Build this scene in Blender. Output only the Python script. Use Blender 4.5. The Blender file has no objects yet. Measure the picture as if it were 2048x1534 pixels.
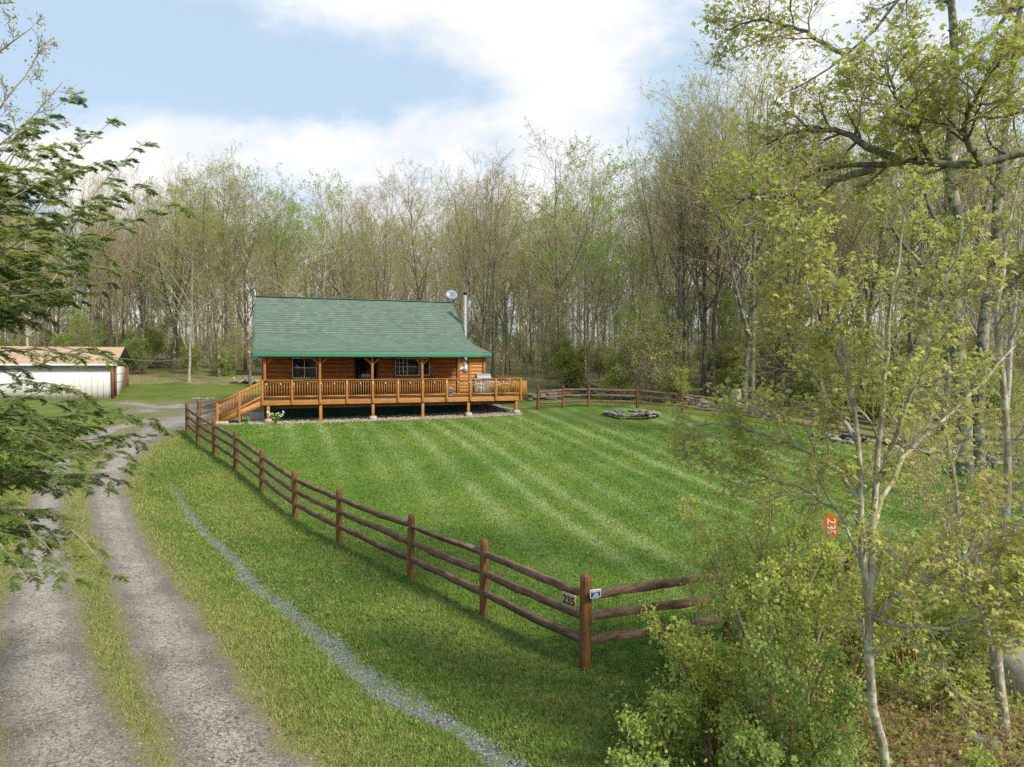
import bpy, math, random
import numpy as np
from mathutils import Vector, Matrix
PI = math.pi
S = bpy.context.scene
C = S.collection
# ------------------------------------------------------------------ camera
CAM_Z, PITCH, F = 4.25, 0.0309, 1365.0
cam = bpy.data.cameras.new("camera"); cam.lens = 24.0; cam.sensor_width = 36.0
cam.clip_start = 0.05; cam.clip_end = 2000
co = bpy.data.objects.new("camera", cam); C.objects.link(co)
co.location = (0, 0, CAM_Z); co.rotation_euler = (PI/2 - PITCH, 0, 0)
S.camera = co
# ------------------------------------------------------------------ light
S.view_settings.view_transform = 'Standard'; S.view_settings.look = 'None'
S.view_settings.exposure = 0.95; S.view_settings.gamma = 1.0
S.cycles.use_denoising = False
S.cycles.max_bounces = 6; S.cycles.diffuse_bounces = 2; S.cycles.glossy_bounces = 2
S.cycles.transmission_bounces = 3; S.cycles.transparent_max_bounces = 4
S.cycles.caustics_reflective = False; S.cycles.caustics_refractive = False
SUN_AZ, SUN_EL = math.radians(128), math.radians(40)      # from +Y clockwise
sd = Vector((math.sin(SUN_AZ)*math.cos(SUN_EL), math.cos(SUN_AZ)*math.cos(SUN_EL), math.sin(SUN_EL)))
sl = bpy.data.lights.new("sun", 'SUN'); sl.energy = 2.6; sl.angle = math.radians(10.0); sl.color = (1.0, 0.92, 0.78)
so = bpy.data.objects.new("sun", sl); C.objects.link(so)
so.location = (30, -10, 40); so.rotation_euler = sd.to_track_quat('Z', 'Y').to_euler()

class NT:                                    # tiny node-graph helper
    def __init__(s, nt): s.nt = nt; nt.nodes.clear()
    def n(s, t, ins=None, **kw):
        nd = s.nt.nodes.new(t)
        for k, v in kw.items(): setattr(nd, k, v)
        for k, v in (ins or {}).items():
            sk = nd.inputs[k]
            if hasattr(v, 'is_output') or isinstance(v, bpy.types.NodeSocket): s.nt.links.new(v, sk)
            else: sk.default_value = v
        return nd
    def m(s, op, a, b=None, c=None, clamp=False):
        ins = {0: a}
        if b is not None: ins[1] = b
        if c is not None: ins[2] = c
        return s.n('ShaderNodeMath', ins, operation=op, use_clamp=clamp).outputs[0]
    def mix(s, f, a, b, bt='MIX'):
        nd = s.n('ShaderNodeMix', data_type='RGBA', blend_type=bt)
        for k, v in ((0, f), (6, a), (7, b)):
            if isinstance(v, bpy.types.NodeSocket): s.nt.links.new(v, nd.inputs[k])
            else: nd.inputs[k].default_value = v if k == 0 else (*v[:3], 1)
        return nd.outputs[2]
    def noise(s, vec, scale, detail=3, rough=.55, dist=0, out=0):
        nd = s.n('ShaderNodeTexNoise', {'Scale': scale, 'Detail': detail, 'Roughness': rough, 'Distortion': dist})
        if vec is not None: s.nt.links.new(vec, nd.inputs['Vector'])
        return nd.outputs[out]
    def ramp(s, f, lo, hi, a=0., b=1.):
        return s.n('ShaderNodeMapRange', {0: f, 1: lo, 2: hi, 3: a, 4: b}, interpolation_type='SMOOTHSTEP').outputs[0]
    def link(s, a, b): s.nt.links.new(a, b)

w = bpy.data.worlds.new("World"); S.world = w; w.use_nodes = True
g = NT(w.node_tree)
sky = g.n('ShaderNodeTexSky', sky_type='NISHITA', sun_disc=False, sun_elevation=SUN_EL, sun_rotation=SUN_AZ,
          altitude=200, air_density=1.0, dust_density=1.5, ozone_density=1.0)
tc = g.n('ShaderNodeTexCoord'); sx = g.n('ShaderNodeSeparateXYZ', {0: tc.outputs['Generated']})
ay = g.m('MAXIMUM', g.m('ABSOLUTE', sx.outputs[1]), .25)
U = g.m('DIVIDE', sx.outputs[0], ay); V = g.m('DIVIDE', sx.outputs[2], ay)
uv = g.n('ShaderNodeCombineXYZ', {0: U, 1: g.m('MULTIPLY', V, 1.7), 2: 0.}).outputs[0]
nz = g.noise(uv, 3.4, 9, .62, .35); nz2 = g.noise(uv, 9., 5, .6)
def blob(u, v, ru, rv, amp):
    du = g.m('DIVIDE', g.m('SUBTRACT', U, u), ru); dv = g.m('DIVIDE', g.m('SUBTRACT', V, v), rv)
    r = g.m('ADD', g.m('MULTIPLY', du, du), g.m('MULTIPLY', dv, dv))
    return g.m('MULTIPLY', g.m('EXPONENT', g.m('MULTIPLY', r, -1.)), amp)
def px2uv(x, y): return (x-1024)/F, (725-y)/F
acc = g.m('ADD', g.m('MULTIPLY', g.m('SUBTRACT', nz, .5), 2.6), g.m('MULTIPLY', g.m('SUBTRACT', nz2, .5), .8))
for (x, y, ru, rv, amp) in ((250, 270, .14, .09, .75), (640, 300, .26, .07, .75), (900, 40, .24, .10, .8), (1130, 170, .12, .14, .85),
                            (1300, 40, .18, .1, .35), (1750, 170, .30, .22, .6), (540, 10, .18, .05, .4), (1100, 520, 1.0, .16, .8),
                            (250, 90, .26, .09, -.8), (640, 175, .24, .06, -.8), (1370, 200, .08, .12, -.5), (1000,330,.06,.05,-.4), (60, 150, .1, .1, -.3)):
    u_, v_ = px2uv(x, y); acc = g.m('ADD', acc, blob(u_, v_, ru, rv, amp))
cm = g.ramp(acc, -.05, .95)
skyc = g.n('ShaderNodeVectorMath', {0: sky.outputs[0], 3: .085}, operation='SCALE').outputs[0]
pale = g.mix(.85, skyc, (.31, .40, .50))
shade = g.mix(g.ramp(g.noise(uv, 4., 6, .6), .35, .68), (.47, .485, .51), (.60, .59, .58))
shade = g.mix(g.ramp(sx.outputs[2], .42, .7), shade, (1.4, 1.36, 1.28))  # clouds high overhead, out of view, brightened to add ambient light
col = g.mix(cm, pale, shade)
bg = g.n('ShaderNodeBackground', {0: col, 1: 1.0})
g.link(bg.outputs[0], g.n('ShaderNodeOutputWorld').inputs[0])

# ------------------------------------------------------------------ projection helpers (world <-> photo pixels of the 2048 px photograph)
cp, sp = math.cos(PITCH), math.sin(PITCH)
def ray(x, y):
    u, v = (x-1024)/F, -(y-767)/F
    return np.array([u, cp + v*sp, -sp + v*cp])
def at(x, y, Y):
    r = ray(x, y); r = r*(Y/r[1]); return np.array([r[0], r[1], r[2]+CAM_Z])
# ------------------------------------------------------------------ terrain height (thin-plate spline through surveyed points)
CT = np.array([(-8,0,.3),(0,0,-.1),(8,0,-.2),(-8,7,.35),(-4,7,.25),(-1.2,7,-.02),(1,9.3,.05),(5,7,-.1),(9,12.6,.0),(15,15,-.1),(15,5,-.2),
 (-2,13.4,.08),(-5.7,18,.14),(-7.4,20.1,.45),(-9,22.2,.8),(-10.6,24.2,1.0),(-12.1,26.2,1.2),(-13,27.5,1.35),
 (-12,32.5,1.34),(-6,34.7,1.36),(0,37,1.48),(-14,38,1.5),(-5,42,1.65),(0,20,.3),(5,20,.15),(0,28,.95),(6,30,.8),(10,25,.2),
 (2,39.5,1.72),(7,38.5,1.6),(12,36.5,1.3),(14.5,35,.95),(18,31.6,.2),(21,29,-.05),(26,26,-.2),(-26,44,1.93),(-35,41,1.95),(-17,31,1.35),
 (-14,21,.75),(-10,14,.42),(-20,20,.8),(-32,30,1.3),(-30,65,4.),(-22,55,3.1),(0,60,3.1),(8,50,2.6),(20,50,2.2),(20,80,4.1),(-10,80,4.2),
 (40,50,1.8),(50,80,3.8),(-50,80,4.2),(-60,50,2.6),(0,110,6),(40,110,5.8),(-40,110,6),(36,25,-.1),(50,10,0),(-50,0,.5),(-50,110,6),(90,60,2),(-90,60,3),
 (90,110,5),(-90,110,6),(50,-30,0),(-50,-30,.3),(0,-30,0)], float)
def tpsk(r2): return r2*np.log(r2+1e-9)
_A = CT[:, :2]/20.; _n = len(_A)
_K = tpsk(((_A[:, None]-_A[None])**2).sum(-1)) + np.eye(_n)*.004
_Pm = np.c_[np.ones(_n), _A]
_M = np.block([[_K, _Pm], [_Pm.T, np.zeros((3, 3))]])
_W = np.linalg.solve(_M, np.r_[CT[:, 2], 0, 0, 0])
def base_h(x, y):
    x = np.clip(np.asarray(x, float), -110, 110); y = np.clip(np.asarray(y, float), -40, 120)
    sh = x.shape; q = np.c_[x.ravel(), y.ravel()]/20.; out = np.empty(len(q))
    for i in range(0, len(q), 40000):
        b = q[i:i+40000]; k = tpsk(((b[:, None]-_A[None])**2).sum(-1))
        out[i:i+40000] = k @ _W[:_n] + _W[_n] + b @ _W[_n+1:]
    return out.reshape(sh)
def g_at(x, y):                              # photo pixel -> ground point
    r = ray(x, y); Ys = np.geomspace(3, 130, 700); px = r[0]/r[1]*Ys; z = CAM_Z + r[2]/r[1]*Ys
    h = base_h(px, Ys); k = np.argmax(z < h); Y = Ys[k]
    if z[k] >= h[k]: Y = 100.
    return np.array([r[0]/r[1]*Y, Y])
def seg_dist(x, y, pl):                      # distance to polyline with per-point half widths -> d/hw, and along-position
    best = np.full(x.shape, 1e9); bd = np.full(x.shape, 1e9)
    for (a, b) in zip(pl[:-1], pl[1:]):
        dx, dy = b[0]-a[0], b[1]-a[1]; L2 = dx*dx+dy*dy+1e-9
        t = np.clip(((x-a[0])*dx+(y-a[1])*dy)/L2, 0, 1)
        d = np.hypot(x-a[0]-t*dx, y-a[1]-t*dy); hw = a[2]+(b[2]-a[2])*t
        q = d/hw; best = np.minimum(best, q); bd = np.minimum(bd, d)
    return best, bd
def pxline(pts): return [(*g_at(x, y), hw) for x, y, hw in pts]
TR_R = pxline([(545,1600,.55),(485,1534,.48),(425,1440,.44),(375,1350,.47),(330,1260,.46),(290,1180,.45),(250,1100,.42),(222,1030,.42),(213,985,.42),(225,940,.5),(256,900,.6),(300,866,.85),(362,838,1.3),(430,822,1.5),(480,812,1.3)])
TR_L = pxline([(180,1600,.55),(150,1534,.5),(108,1420,.48),(84,1320,.48),(80,1220,.46),(86,1120,.42),(92,1040,.36),(100,975,.34),(120,930,.36),(165,890,.45),(230,857,.6),(300,840,.8)])
TR_P = pxline([(300,822,1.3),(360,812,1.8),(440,806,1.6),(500,800,1.2)])
TR_G = pxline([(250,806,.9),(330,815,.8)])
STREAM = pxline([(340,958,0.033),(352,975,0.073),(366,1000,0.096),(385,1030,0.113),(412,1056,0.113),(440,1080,0.121),(478,1115,0.121),(500,1152,0.129),(560,1190,0.129),(600,1226,0.137),(640,1258,0.161),(680,1290,0.161),(720,1325,0.194),(775,1368,0.209),(850,1402,0.146),(930,1440,0.137),(975,1475,0.161),(1020,1512,0.161),(1055,1550,0.146),(1100,1600,0.161)])
def height(x, y):
    h = base_h(x, y)
    _, d = seg_dist(np.asarray(x, float), np.asarray(y, float), STREAM)
    return h - .12*np.exp(-(d/.7)**2) - .07*np.exp(-(d/.2)**2)
def gz(x, y): return float(height(np.array([x]), np.array([y]))[0])
# house frame
TH = 0.3412; HA = np.array([math.cos(TH), math.sin(TH)]); HN = np.array([-math.sin(TH), math.cos(TH)]); HP = np.array([-12.19, 32.24])
def hw(s, t): return HP + HA*s + HN*t

# ------------------------------------------------------------------ mesh helpers
def mk_mesh(name, V, Fs, mats, fm=None, smooth=False, attrs=None):
    V = np.asarray(V, np.float32); me = bpy.data.meshes.new(name)
    me.vertices.add(len(V)); me.vertices.foreach_set('co', V.ravel())
    tot = sum(f.size for f in Fs); me.loops.add(tot)
    me.loops.foreach_set('vertex_index', np.concatenate([f.ravel() for f in Fs]).astype(np.int32))
    cnt = np.concatenate([np.full(len(f), f.shape[1]) for f in Fs]).astype(np.int32)
    st = np.r_[0, np.cumsum(cnt)[:-1]].astype(np.int32)
    me.polygons.add(len(cnt)); me.polygons.foreach_set('loop_start', st); me.polygons.foreach_set('loop_total', cnt)
    if fm is not None: me.polygons.foreach_set('material_index', np.asarray(fm, np.int32))
    if smooth: me.polygons.foreach_set('use_smooth', np.ones(len(cnt), bool))
    for m_ in mats: me.materials.append(m_)
    for k, v in (attrs or {}).items():
        a = me.attributes.new(k, 'FLOAT', 'POINT'); a.data.foreach_set('value', np.asarray(v, np.float32))
    me.update(calc_edges=True); return me
def link(name, me, parent=None, loc=None, rot=None):
    o = bpy.data.objects.new(name, me); C.objects.link(o)
    if parent is not None: o.parent = parent
    if loc is not None: o.location = loc
    if rot is not None: o.rotation_euler = rot
    return o
def tag(o, label=None, cat=None, group=None, kind=None):
    if label: o['label'] = label
    if cat: o['category'] = cat
    if group: o['group'] = group
    if kind: o['kind'] = kind
    return o
def thing(name, label, cat, loc=(0,0,0), rz=0, group=None):
    o = bpy.data.objects.new(name, None); C.objects.link(o); o.location = loc; o.rotation_euler = (0,0,rz)
    o.empty_display_size = .3
    return tag(o, label, cat, group)
def nrm(v): return v/np.maximum(np.linalg.norm(v, axis=-1, keepdims=True), 1e-9)
class Acc:                                   # accumulates geometry in numpy
    def __init__(s): s.V = []; s.F = []; s.M = []; s.n = 0; s.A = []
    def add(s, V, F, m=0, a=0.):
        V = np.asarray(V, float).reshape(-1, 3); F = np.asarray(F, int)
        s.V.append(V); s.F.append(F+s.n); s.M.append(np.full(len(F), m)); s.A.append(np.broadcast_to(a, (len(V),)).astype(float)); s.n += len(V)
    def tubes(s, P, R, sides=5, m=0, cap=False):
        P = np.asarray(P, float); R = np.asarray(R, float)
        if P.ndim == 2: P = P[None]; R = np.broadcast_to(R, P.shape[1])[None]
        k, n = P.shape[:2]; T = np.empty_like(P)
        T[:, 1:-1] = P[:, 2:]-P[:, :-2]; T[:, 0] = P[:, 1]-P[:, 0]; T[:, -1] = P[:, -1]-P[:, -2]; T = nrm(T)
        ref = np.where(np.abs(T.mean(1)[:, 2:3]) > .7, np.array([[1., .1, 0]]), np.array([[.1, 0, 1.]]))[:, None]
        A = nrm(np.cross(T, ref)); B = np.cross(T, A)
        th = np.arange(sides)/sides*2*PI
        V = P[:, :, None] + R[:, :, None, None]*(np.cos(th)[:, None]*A[:, :, None]+np.sin(th)[:, None]*B[:, :, None])
        b = (np.arange(k)*n*sides)[:, None, None]+(np.arange(n-1)*sides)[None, :, None]; j = np.arange(sides)[None, None]; j2 = (j+1) % sides
        Fq = np.stack([b+j, b+j2, b+sides+j2, b+sides+j], -1).reshape(-1, 4)
        s.add(V.reshape(-1, 3), Fq, m)
        if cap:
            for q in range(k):
                o = s.n - k*n*sides + q*n*sides; 
                s.F.append(np.array([[o+(n-1)*sides+i for i in range(sides)]]) if sides > 2 else np.zeros((0, 3), int)); s.M.append(np.full(1, m))
                s.F.append(np.array([[o+i for i in range(sides)][::-1]])); s.M.append(np.full(1, m))
    def leaves(s, P, size, rng, m=1, droop=0., aspect=.5, jit=.3, flat=0.):
        k = len(P); d = rng.normal(size=(k, 3)); d[:, 2] = d[:, 2]*(1-flat)-droop; d = nrm(d)
        r = rng.normal(size=(k, 3)); r[:, 2] *= (1+0*flat); 
        if flat: r = r*(1-flat)+np.array([0, 0, 1.])*flat; sd_ = nrm(np.cross(d, r))
        else: sd_ = nrm(np.cross(d, r))
        sz = size*(1+jit*rng.normal(size=(k, 1))).clip(.4, 2); a = d*sz; b = sd_*sz*aspect*.5
        V = np.stack([P, P+a*.45+b, P+a, P+a*.45-b], 1)
        s.add(V, np.arange(k*4).reshape(k, 4), m)
    def box(s, c, d, rz=0, m=0, bev=0):
        x, y, z = np.array(d)/2.
        V = np.array([[i*x, j*y, k*z] for k in (-1, 1) for j in (-1, 1) for i in (-1, 1)])
        if rz: cr, sr = math.cos(rz), math.sin(rz); V = V @ np.array([[cr, sr, 0], [-sr, cr, 0], [0, 0, 1]])
        s.add(V+np.array(c), [[0,2,3,1],[4,5,7,6],[0,1,5,4],[2,6,7,3],[0,4,6,2],[1,3,7,5]], m)
    def bar(s, p, q, w_, h_, m=0):               # rectangular bar from p to q, h_ vertical-ish
        p = np.array(p, float); q = np.array(q, float); t = nrm(q-p); up = np.array([0, 0, 1.])
        if abs(t[2]) > .95: up = np.array([0, 1., 0])
        a = nrm(np.cross(t, up)); b = np.cross(a, t)
        V = [e+a*i*w_/2+b*j*h_/2 for e in (p, q) for j in (-1, 1) for i in (-1, 1)]
        s.add(V, [[0,1,3,2],[4,6,7,5],[0,4,5,1],[2,3,7,6],[0,2,6,4],[1,5,7,3]], m)
    def mesh(s, name, mats, smooth=False, attr=None):
        by = {}
        for f, m_ in zip(s.F, s.M): by.setdefault(f.shape[1], []).append((f, m_))
        Fs = []; Ms = []
        for k in sorted(by): Fs.append(np.concatenate([a for a, _ in by[k]])); Ms.append(np.concatenate([b for _, b in by[k]]))
        return mk_mesh(name, np.concatenate(s.V), Fs, mats, np.concatenate(Ms), smooth, {attr: np.concatenate(s.A)} if attr else None)
    def obj(s, name, mats, parent=None, smooth=False, loc=None, rot=None, bevel=0):
        if not isinstance(mats, (list, tuple)): mats = [mats]
        o = link(name, s.mesh(name, mats, smooth), parent, loc, rot)
        if bevel:
            b = o.modifiers.new('bevel', 'BEVEL'); b.width = bevel; b.segments = 2; b.limit_method = 'ANGLE'
        return o
def spline(pts, n):                          # Catmull-Rom through points, evenly resampled
    P = np.asarray(pts, float); Q = np.vstack([2*P[0]-P[1], P, 2*P[-1]-P[-2]]); out = []
    for i in range(1, len(Q)-2):
        for t in np.linspace(0, 1, 12, endpoint=False):
            a, b, c, d = Q[i-1], Q[i], Q[i+1], Q[i+2]
            out.append(.5*((2*b)+(-a+c)*t+(2*a-5*b+4*c-d)*t*t+(-a+3*b-3*c+d)*t**3))
    out.append(P[-1]); out = np.array(out); L = np.r_[0, np.cumsum(np.linalg.norm(np.diff(out[:, :3], axis=0), axis=1))]
    u = np.linspace(0, L[-1], n); return np.stack([np.interp(u, L, out[:, i]) for i in range(out.shape[1])], 1)
def sub(P, R, k, t0, t1, ang, lr, n, up, wig, rng, rr=.6, tip=.35, fall=.6, flat=False, rmax=None, L=None, droop=0.):
    m, n0 = P.shape[:2]; t = t0+(t1-t0)*((np.arange(k)+rng.random((m, k)))/k)
    f = t*(n0-1); i = np.clip(f.astype(int), 0, n0-2); fr = (f-i)[..., None]; mi = np.arange(m)[:, None]
    st = P[mi, i]*(1-fr)+P[mi, i+1]*fr; T = nrm(P[mi, i+1]-P[mi, i]); r0 = R[mi, i]*(1-fr[..., 0])+R[mi, i+1]*fr[..., 0]
    Lp = np.linalg.norm(np.diff(P, axis=1), axis=-1).sum(1)[:, None] if L is None else np.full((m, 1), L)
    ref = np.where(np.abs(T[..., 2:3]) > .9, np.array([1., 0, 0]), np.array([0, 0, 1.])); A = nrm(np.cross(T, ref)); B = np.cross(A, T)
    if flat:
        sg = np.where(np.arange(k)[None] % 2 == 0, 1., -1.)*np.ones((m, 1)); az = np.where(sg > 0, 0, PI)+rng.normal(size=(m, k))*.25
    else: az = rng.random((m, 1))*2*PI+np.arange(k)[None]*2.4+rng.normal(size=(m, k))*.4
    a = ang*(1+.2*rng.normal(size=(m, k))); d = np.cos(a)[..., None]*T+np.sin(a)[..., None]*(np.cos(az)[..., None]*A+np.sin(az)[..., None]*B)
    tr = (t-t0)/max(t1-t0, 1e-6); Ln = Lp*lr*(1-fall*tr)*(.7+.6*rng.random((m, k)))
    d = d.reshape(-1, 3); st = st.reshape(-1, 3); Ln = Ln.reshape(-1, 1); r0 = (r0*rr).reshape(-1)
    if rmax is not None: r0 = np.minimum(r0, rmax)
    Q = [st]; p = st
    for j in range(n-1):
        p = p+d*Ln/(n-1); Q.append(p); d = nrm(d+np.array([0, 0, up-droop*j])/(n-1)+rng.normal(size=d.shape)*wig)
    Q = np.stack(Q, 1); RQ = r0[:, None]*np.linspace(1, tip, n)[None]
    return Q, RQ
def pts_on(P, k, rng, t0=.2):                # k random points along each polyline
    m, n = P.shape[:2]; f = (t0+(1-t0)*rng.random((m, k)))*(n-1); i = np.clip(f.astype(int), 0, n-2); fr = (f-i)[..., None]; mi = np.arange(m)[:, None]
    return (P[mi, i]*(1-fr)+P[mi, i+1]*fr).reshape(-1, 3)

# ------------------------------------------------------------------ materials
def mat(name, fn, rough=.8, spec=.3, bump=None):
    m_ = bpy.data.materials.new(name); m_.use_nodes = True; g = NT(m_.node_tree)
    p = g.n('ShaderNodeBsdfPrincipled', {'Roughness': rough, 'Specular IOR Level': spec})
    r = fn(g, p); 
    if isinstance(r, tuple) and not isinstance(r, bpy.types.NodeSocket): p.inputs['Base Color'].default_value = (*r[:3], 1)
    elif r is not None: g.link(r, p.inputs['Base Color'])
    o = g.n('ShaderNodeOutputMaterial'); g.link(p.outputs[0], o.inputs[0]); return m_
def pos(g): return g.n('ShaderNodeNewGeometry').outputs['Position']
def obc(g): return g.n('ShaderNodeTexCoord').outputs['Object']
def bump(g, p, h, dist, st=1.):
    g.link(g.n('ShaderNodeBump', {'Strength': st, 'Distance': dist, 'Height': h}).outputs[0], p.inputs['Normal'])
def leafmat(name, c1, c2, c3=None, trans=.35):
    m_ = bpy.data.materials.new(name); m_.use_nodes = True; g = NT(m_.node_tree)
    geo = g.n('ShaderNodeNewGeometry'); r = geo.outputs['Random Per Island']; oi = g.n('ShaderNodeObjectInfo').outputs['Random']
    c = g.mix(r, c1, c2)
    if c3: c = g.mix(g.ramp(g.noise(geo.outputs['Position'], .9, 2), .45, .7), c, c3)
    c = g.mix(1., c, g.n('ShaderNodeCombineColor', {0: g.m('MULTIPLY_ADD', oi, .35, .85), 1: g.m('MULTIPLY_ADD', oi, .2, .92), 2: 1.}).outputs[0], 'MULTIPLY')
    d = g.n('ShaderNodeBsdfPrincipled', {'Base Color': c, 'Roughness': .5, 'Specular IOR Level': .25}); t = g.n('ShaderNodeBsdfTranslucent', {0: c})
    mx = g.n('ShaderNodeMixShader', {0: trans, 1: d.outputs[0], 2: t.outputs[0]}); g.link(mx.outputs[0], g.n('ShaderNodeOutputMaterial').inputs[0]); return m_
def barkmat(name, dark, light, lich, la=.5, vs=1.):
    def fn(g, p):
        o = obc(g); st = g.n('ShaderNodeMapping', {0: o, 3: (6*vs, 6*vs, 1.2*vs)}).outputs[0]
        n1 = g.noise(st, 2.2, 5, .65); n2 = g.noise(o, 1.6*vs, 5, .6, .3); oi = g.n('ShaderNodeObjectInfo').outputs['Random']
        c = g.mix(g.ramp(n1, .3, .7), dark, light)
        c = g.mix(g.m('MULTIPLY', g.ramp(n2, 1.-la*.62, 1.06-la*.62), g.m('MULTIPLY_ADD', oi, .7, .3)), c, lich)
        bump(g, p, n1, .02/vs, .7); return c
    return mat(name, fn, .9, .1)
M = {}
M['bark'] = barkmat('bark_brown', (.05,.038,.028), (.27,.225,.17), (.50,.46,.31), .74)
M['bark_pale'] = barkmat('bark_pale', (.20,.175,.14), (.52,.475,.40), (.55,.52,.40), .8)
M['bark_lichen'] = barkmat('bark_lichen', (.06,.05,.04), (.20,.18,.15), (.30,.30,.20), .80, 2.)
M['bark_young'] = barkmat('bark_young', (.20,.165,.12), (.40,.345,.26), (.46,.47,.36), .8, 5.)
M['twig'] = mat('twig', lambda g, p: g.mix(g.n('ShaderNodeObjectInfo').outputs['Random'], (.27,.215,.14), (.44,.36,.25)), .9, .1)
M['twig_pale'] = mat('twig_pale', lambda g, p: g.mix(g.noise(obc(g), 12., 3), (.20,.17,.13), (.46,.40,.31)), .9, .1)
M['twig_red'] = mat('twig_red', lambda g, p: g.mix(g.noise(obc(g), 9., 3), (.20,.10,.065), (.38,.22,.14)), .8, .2)
M['lf_olive'] = leafmat('leaf_olive', (.30,.35,.06), (.54,.57,.12), None, .45)
M['lf_green'] = leafmat('leaf_green', (.19,.33,.05), (.36,.50,.09), None, .45)
M['lf_bud'] = leafmat('leaf_bud', (.38,.36,.10), (.58,.55,.18), None, .45)
M['lf_maple'] = leafmat('leaf_maple', (.35,.40,.09), (.54,.57,.18), (.50,.45,.15), .5)
M['lf_shrub'] = leafmat('leaf_shrub', (.30,.38,.08), (.54,.60,.17), None, .5)
M['lf_oak'] = leafmat('leaf_oak', (.27,.35,.05), (.47,.53,.12), (.45,.44,.11), .5)
M['hemlock'] = leafmat('hemlock_needles', (.20,.29,.08), (.37,.47,.13), (.52,.53,.14), .55)

def turf_color(g, P):
    st = g.n('ShaderNodeAttribute', attribute_name='stripe').outputs['Fac']; lawn = g.n('ShaderNodeAttribute', attribute_name='lawn').outputs['Fac']
    n1 = g.noise(P, .35, 4, .6); n2 = g.noise(P, 2.3, 4, .65); n3 = g.noise(P, 14., 3, .6)
    rough_c = g.mix(g.ramp(n1, .35, .65), (.10,.165,.026), (.175,.215,.045))
    rough_c = g.mix(g.ramp(n2, .5, .78), rough_c, (.24,.235,.075))
    lawn_c = g.mix(g.ramp(n1, .35, .65), (.095,.178,.022), (.155,.225,.036))
    lawn_c = g.mix(g.ramp(n2, .55, .8, 0, .5), lawn_c, (.20,.215,.055))
    lawn_c = g.mix(g.m('MULTIPLY', st, g.ramp(n1, .3, .6, .45, 1.)), lawn_c, (.30,.37,.15))
    c = g.mix(lawn, rough_c, lawn_c)
    return g.mix(g.ramp(n3, .3, .7, .55, 0.), c, (.035,.06,.012)), n3
def terrain_fn(g, p):
    P = pos(g); c, n3 = turf_color(g, P)
    A = lambda n: g.n('ShaderNodeAttribute', attribute_name=n).outputs['Fac']
    gr, li, pe, we, pk = A('gravel'), A('litter'), A('pebble'), A('wet'), A('pink')
    na = g.noise(P, 1.3, 6, .7); nb = g.noise(P, 22., 4, .7); vo = g.n('ShaderNodeTexVoronoi', {'Vector': P, 'Scale': 38.})
    vb = g.n('ShaderNodeTexVoronoi', {'Vector': P, 'Scale': 11.})
    stone = g.mix(g.n('ShaderNodeSeparateColor', {0: vo.outputs['Color']}).outputs[0], (.095,.08,.065), (.44,.395,.335))
    stone = g.mix(g.m('MULTIPLY', pk, g.ramp(na, .5, .8, 0., .5)), stone, (.36,.24,.19))
    fines = g.mix(nb, (.25,.22,.18), (.52,.47,.40))
    grav = g.mix(g.ramp(na, .35, .7, .05, .55), stone, fines)
    fine_n = g.m('ADD', g.m('MULTIPLY', g.m('SUBTRACT', na, .5), 1.1), g.m('MULTIPLY', g.m('SUBTRACT', nb, .5), .9))
    grav = g.mix(g.ramp(g.m('MULTIPLY_ADD', fine_n, .35, gr), .62, 1.05, .45, 0.), grav, (.085,.075,.062)); grav = g.mix(g.ramp(g.noise(P, .7, 4, .6), .5, .68, 0, .5), grav, (.10,.088,.075))
    mg = g.ramp(g.m('ADD', gr, fine_n), .38, .62)
    soil = g.mix(nb, (.13,.105,.06), (.26,.22,.13))
    c = g.mix(g.ramp(g.m('MULTIPLY_ADD', fine_n, .6, A('worn')), .25, .85, 0, .6), c, (.24,.205,.10)); c = g.mix(g.ramp(g.m('ADD', gr, fine_n), .12, .45, 0, .75), c, soil)
    c = g.mix(mg, c, grav)
    litt = g.mix(g.n('ShaderNodeSeparateColor', {0: vb.outputs['Color']}).outputs[1], (.13,.095,.05), (.38,.29,.18))
    litt = g.mix(g.ramp(g.noise(P, .5, 5, .65), .40, .56, 0, .85), litt, (.17,.20,.045))
    c = g.mix(g.ramp(g.m('ADD', li, fine_n), .3, .7), c, litt)
    peb = g.mix(g.n('ShaderNodeSeparateColor', {0: g.n('ShaderNodeTexVoronoi', {'Vector': P, 'Scale': 16.}).outputs['Color']}).outputs[0], (.17,.145,.115), (.48,.43,.36))
    c = g.mix(g.ramp(g.m('ADD', pe, fine_n), .35, .6), c, peb)
    wet = g.mix(g.ramp(g.noise(P, 6., 6, .75), .42, .6), g.mix(g.ramp(nb, .35, .65), (.018,.02,.016), (.26,.27,.26)), (.10,.15,.04))  # pale grey is sky reflection painted into the colour, amid dark mud and green
    wm = g.ramp(g.m('ADD', we, g.m('MULTIPLY', fine_n, 1.5)), .46, .58)
    c = g.mix(wm, c, wet)
    wr = g.ramp(g.noise(P, 9., 4, .7), .48, .56, .06, .7)
    g.link(g.m('ADD', g.m('MULTIPLY', wm, g.m('SUBTRACT', wr, .9)), .9), p.inputs['Roughness'])
    g.link(g.m('MULTIPLY_ADD', wm, .75, .15), p.inputs['Specular IOR Level'])
    h = g.m('ADD', g.m('MULTIPLY', n3, 1.), g.m('MULTIPLY', vo.outputs['Distance'], -.6))
    bump(g, p, h, .03, .8); return c
M['terrain'] = mat('terrain', terrain_fn)
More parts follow.
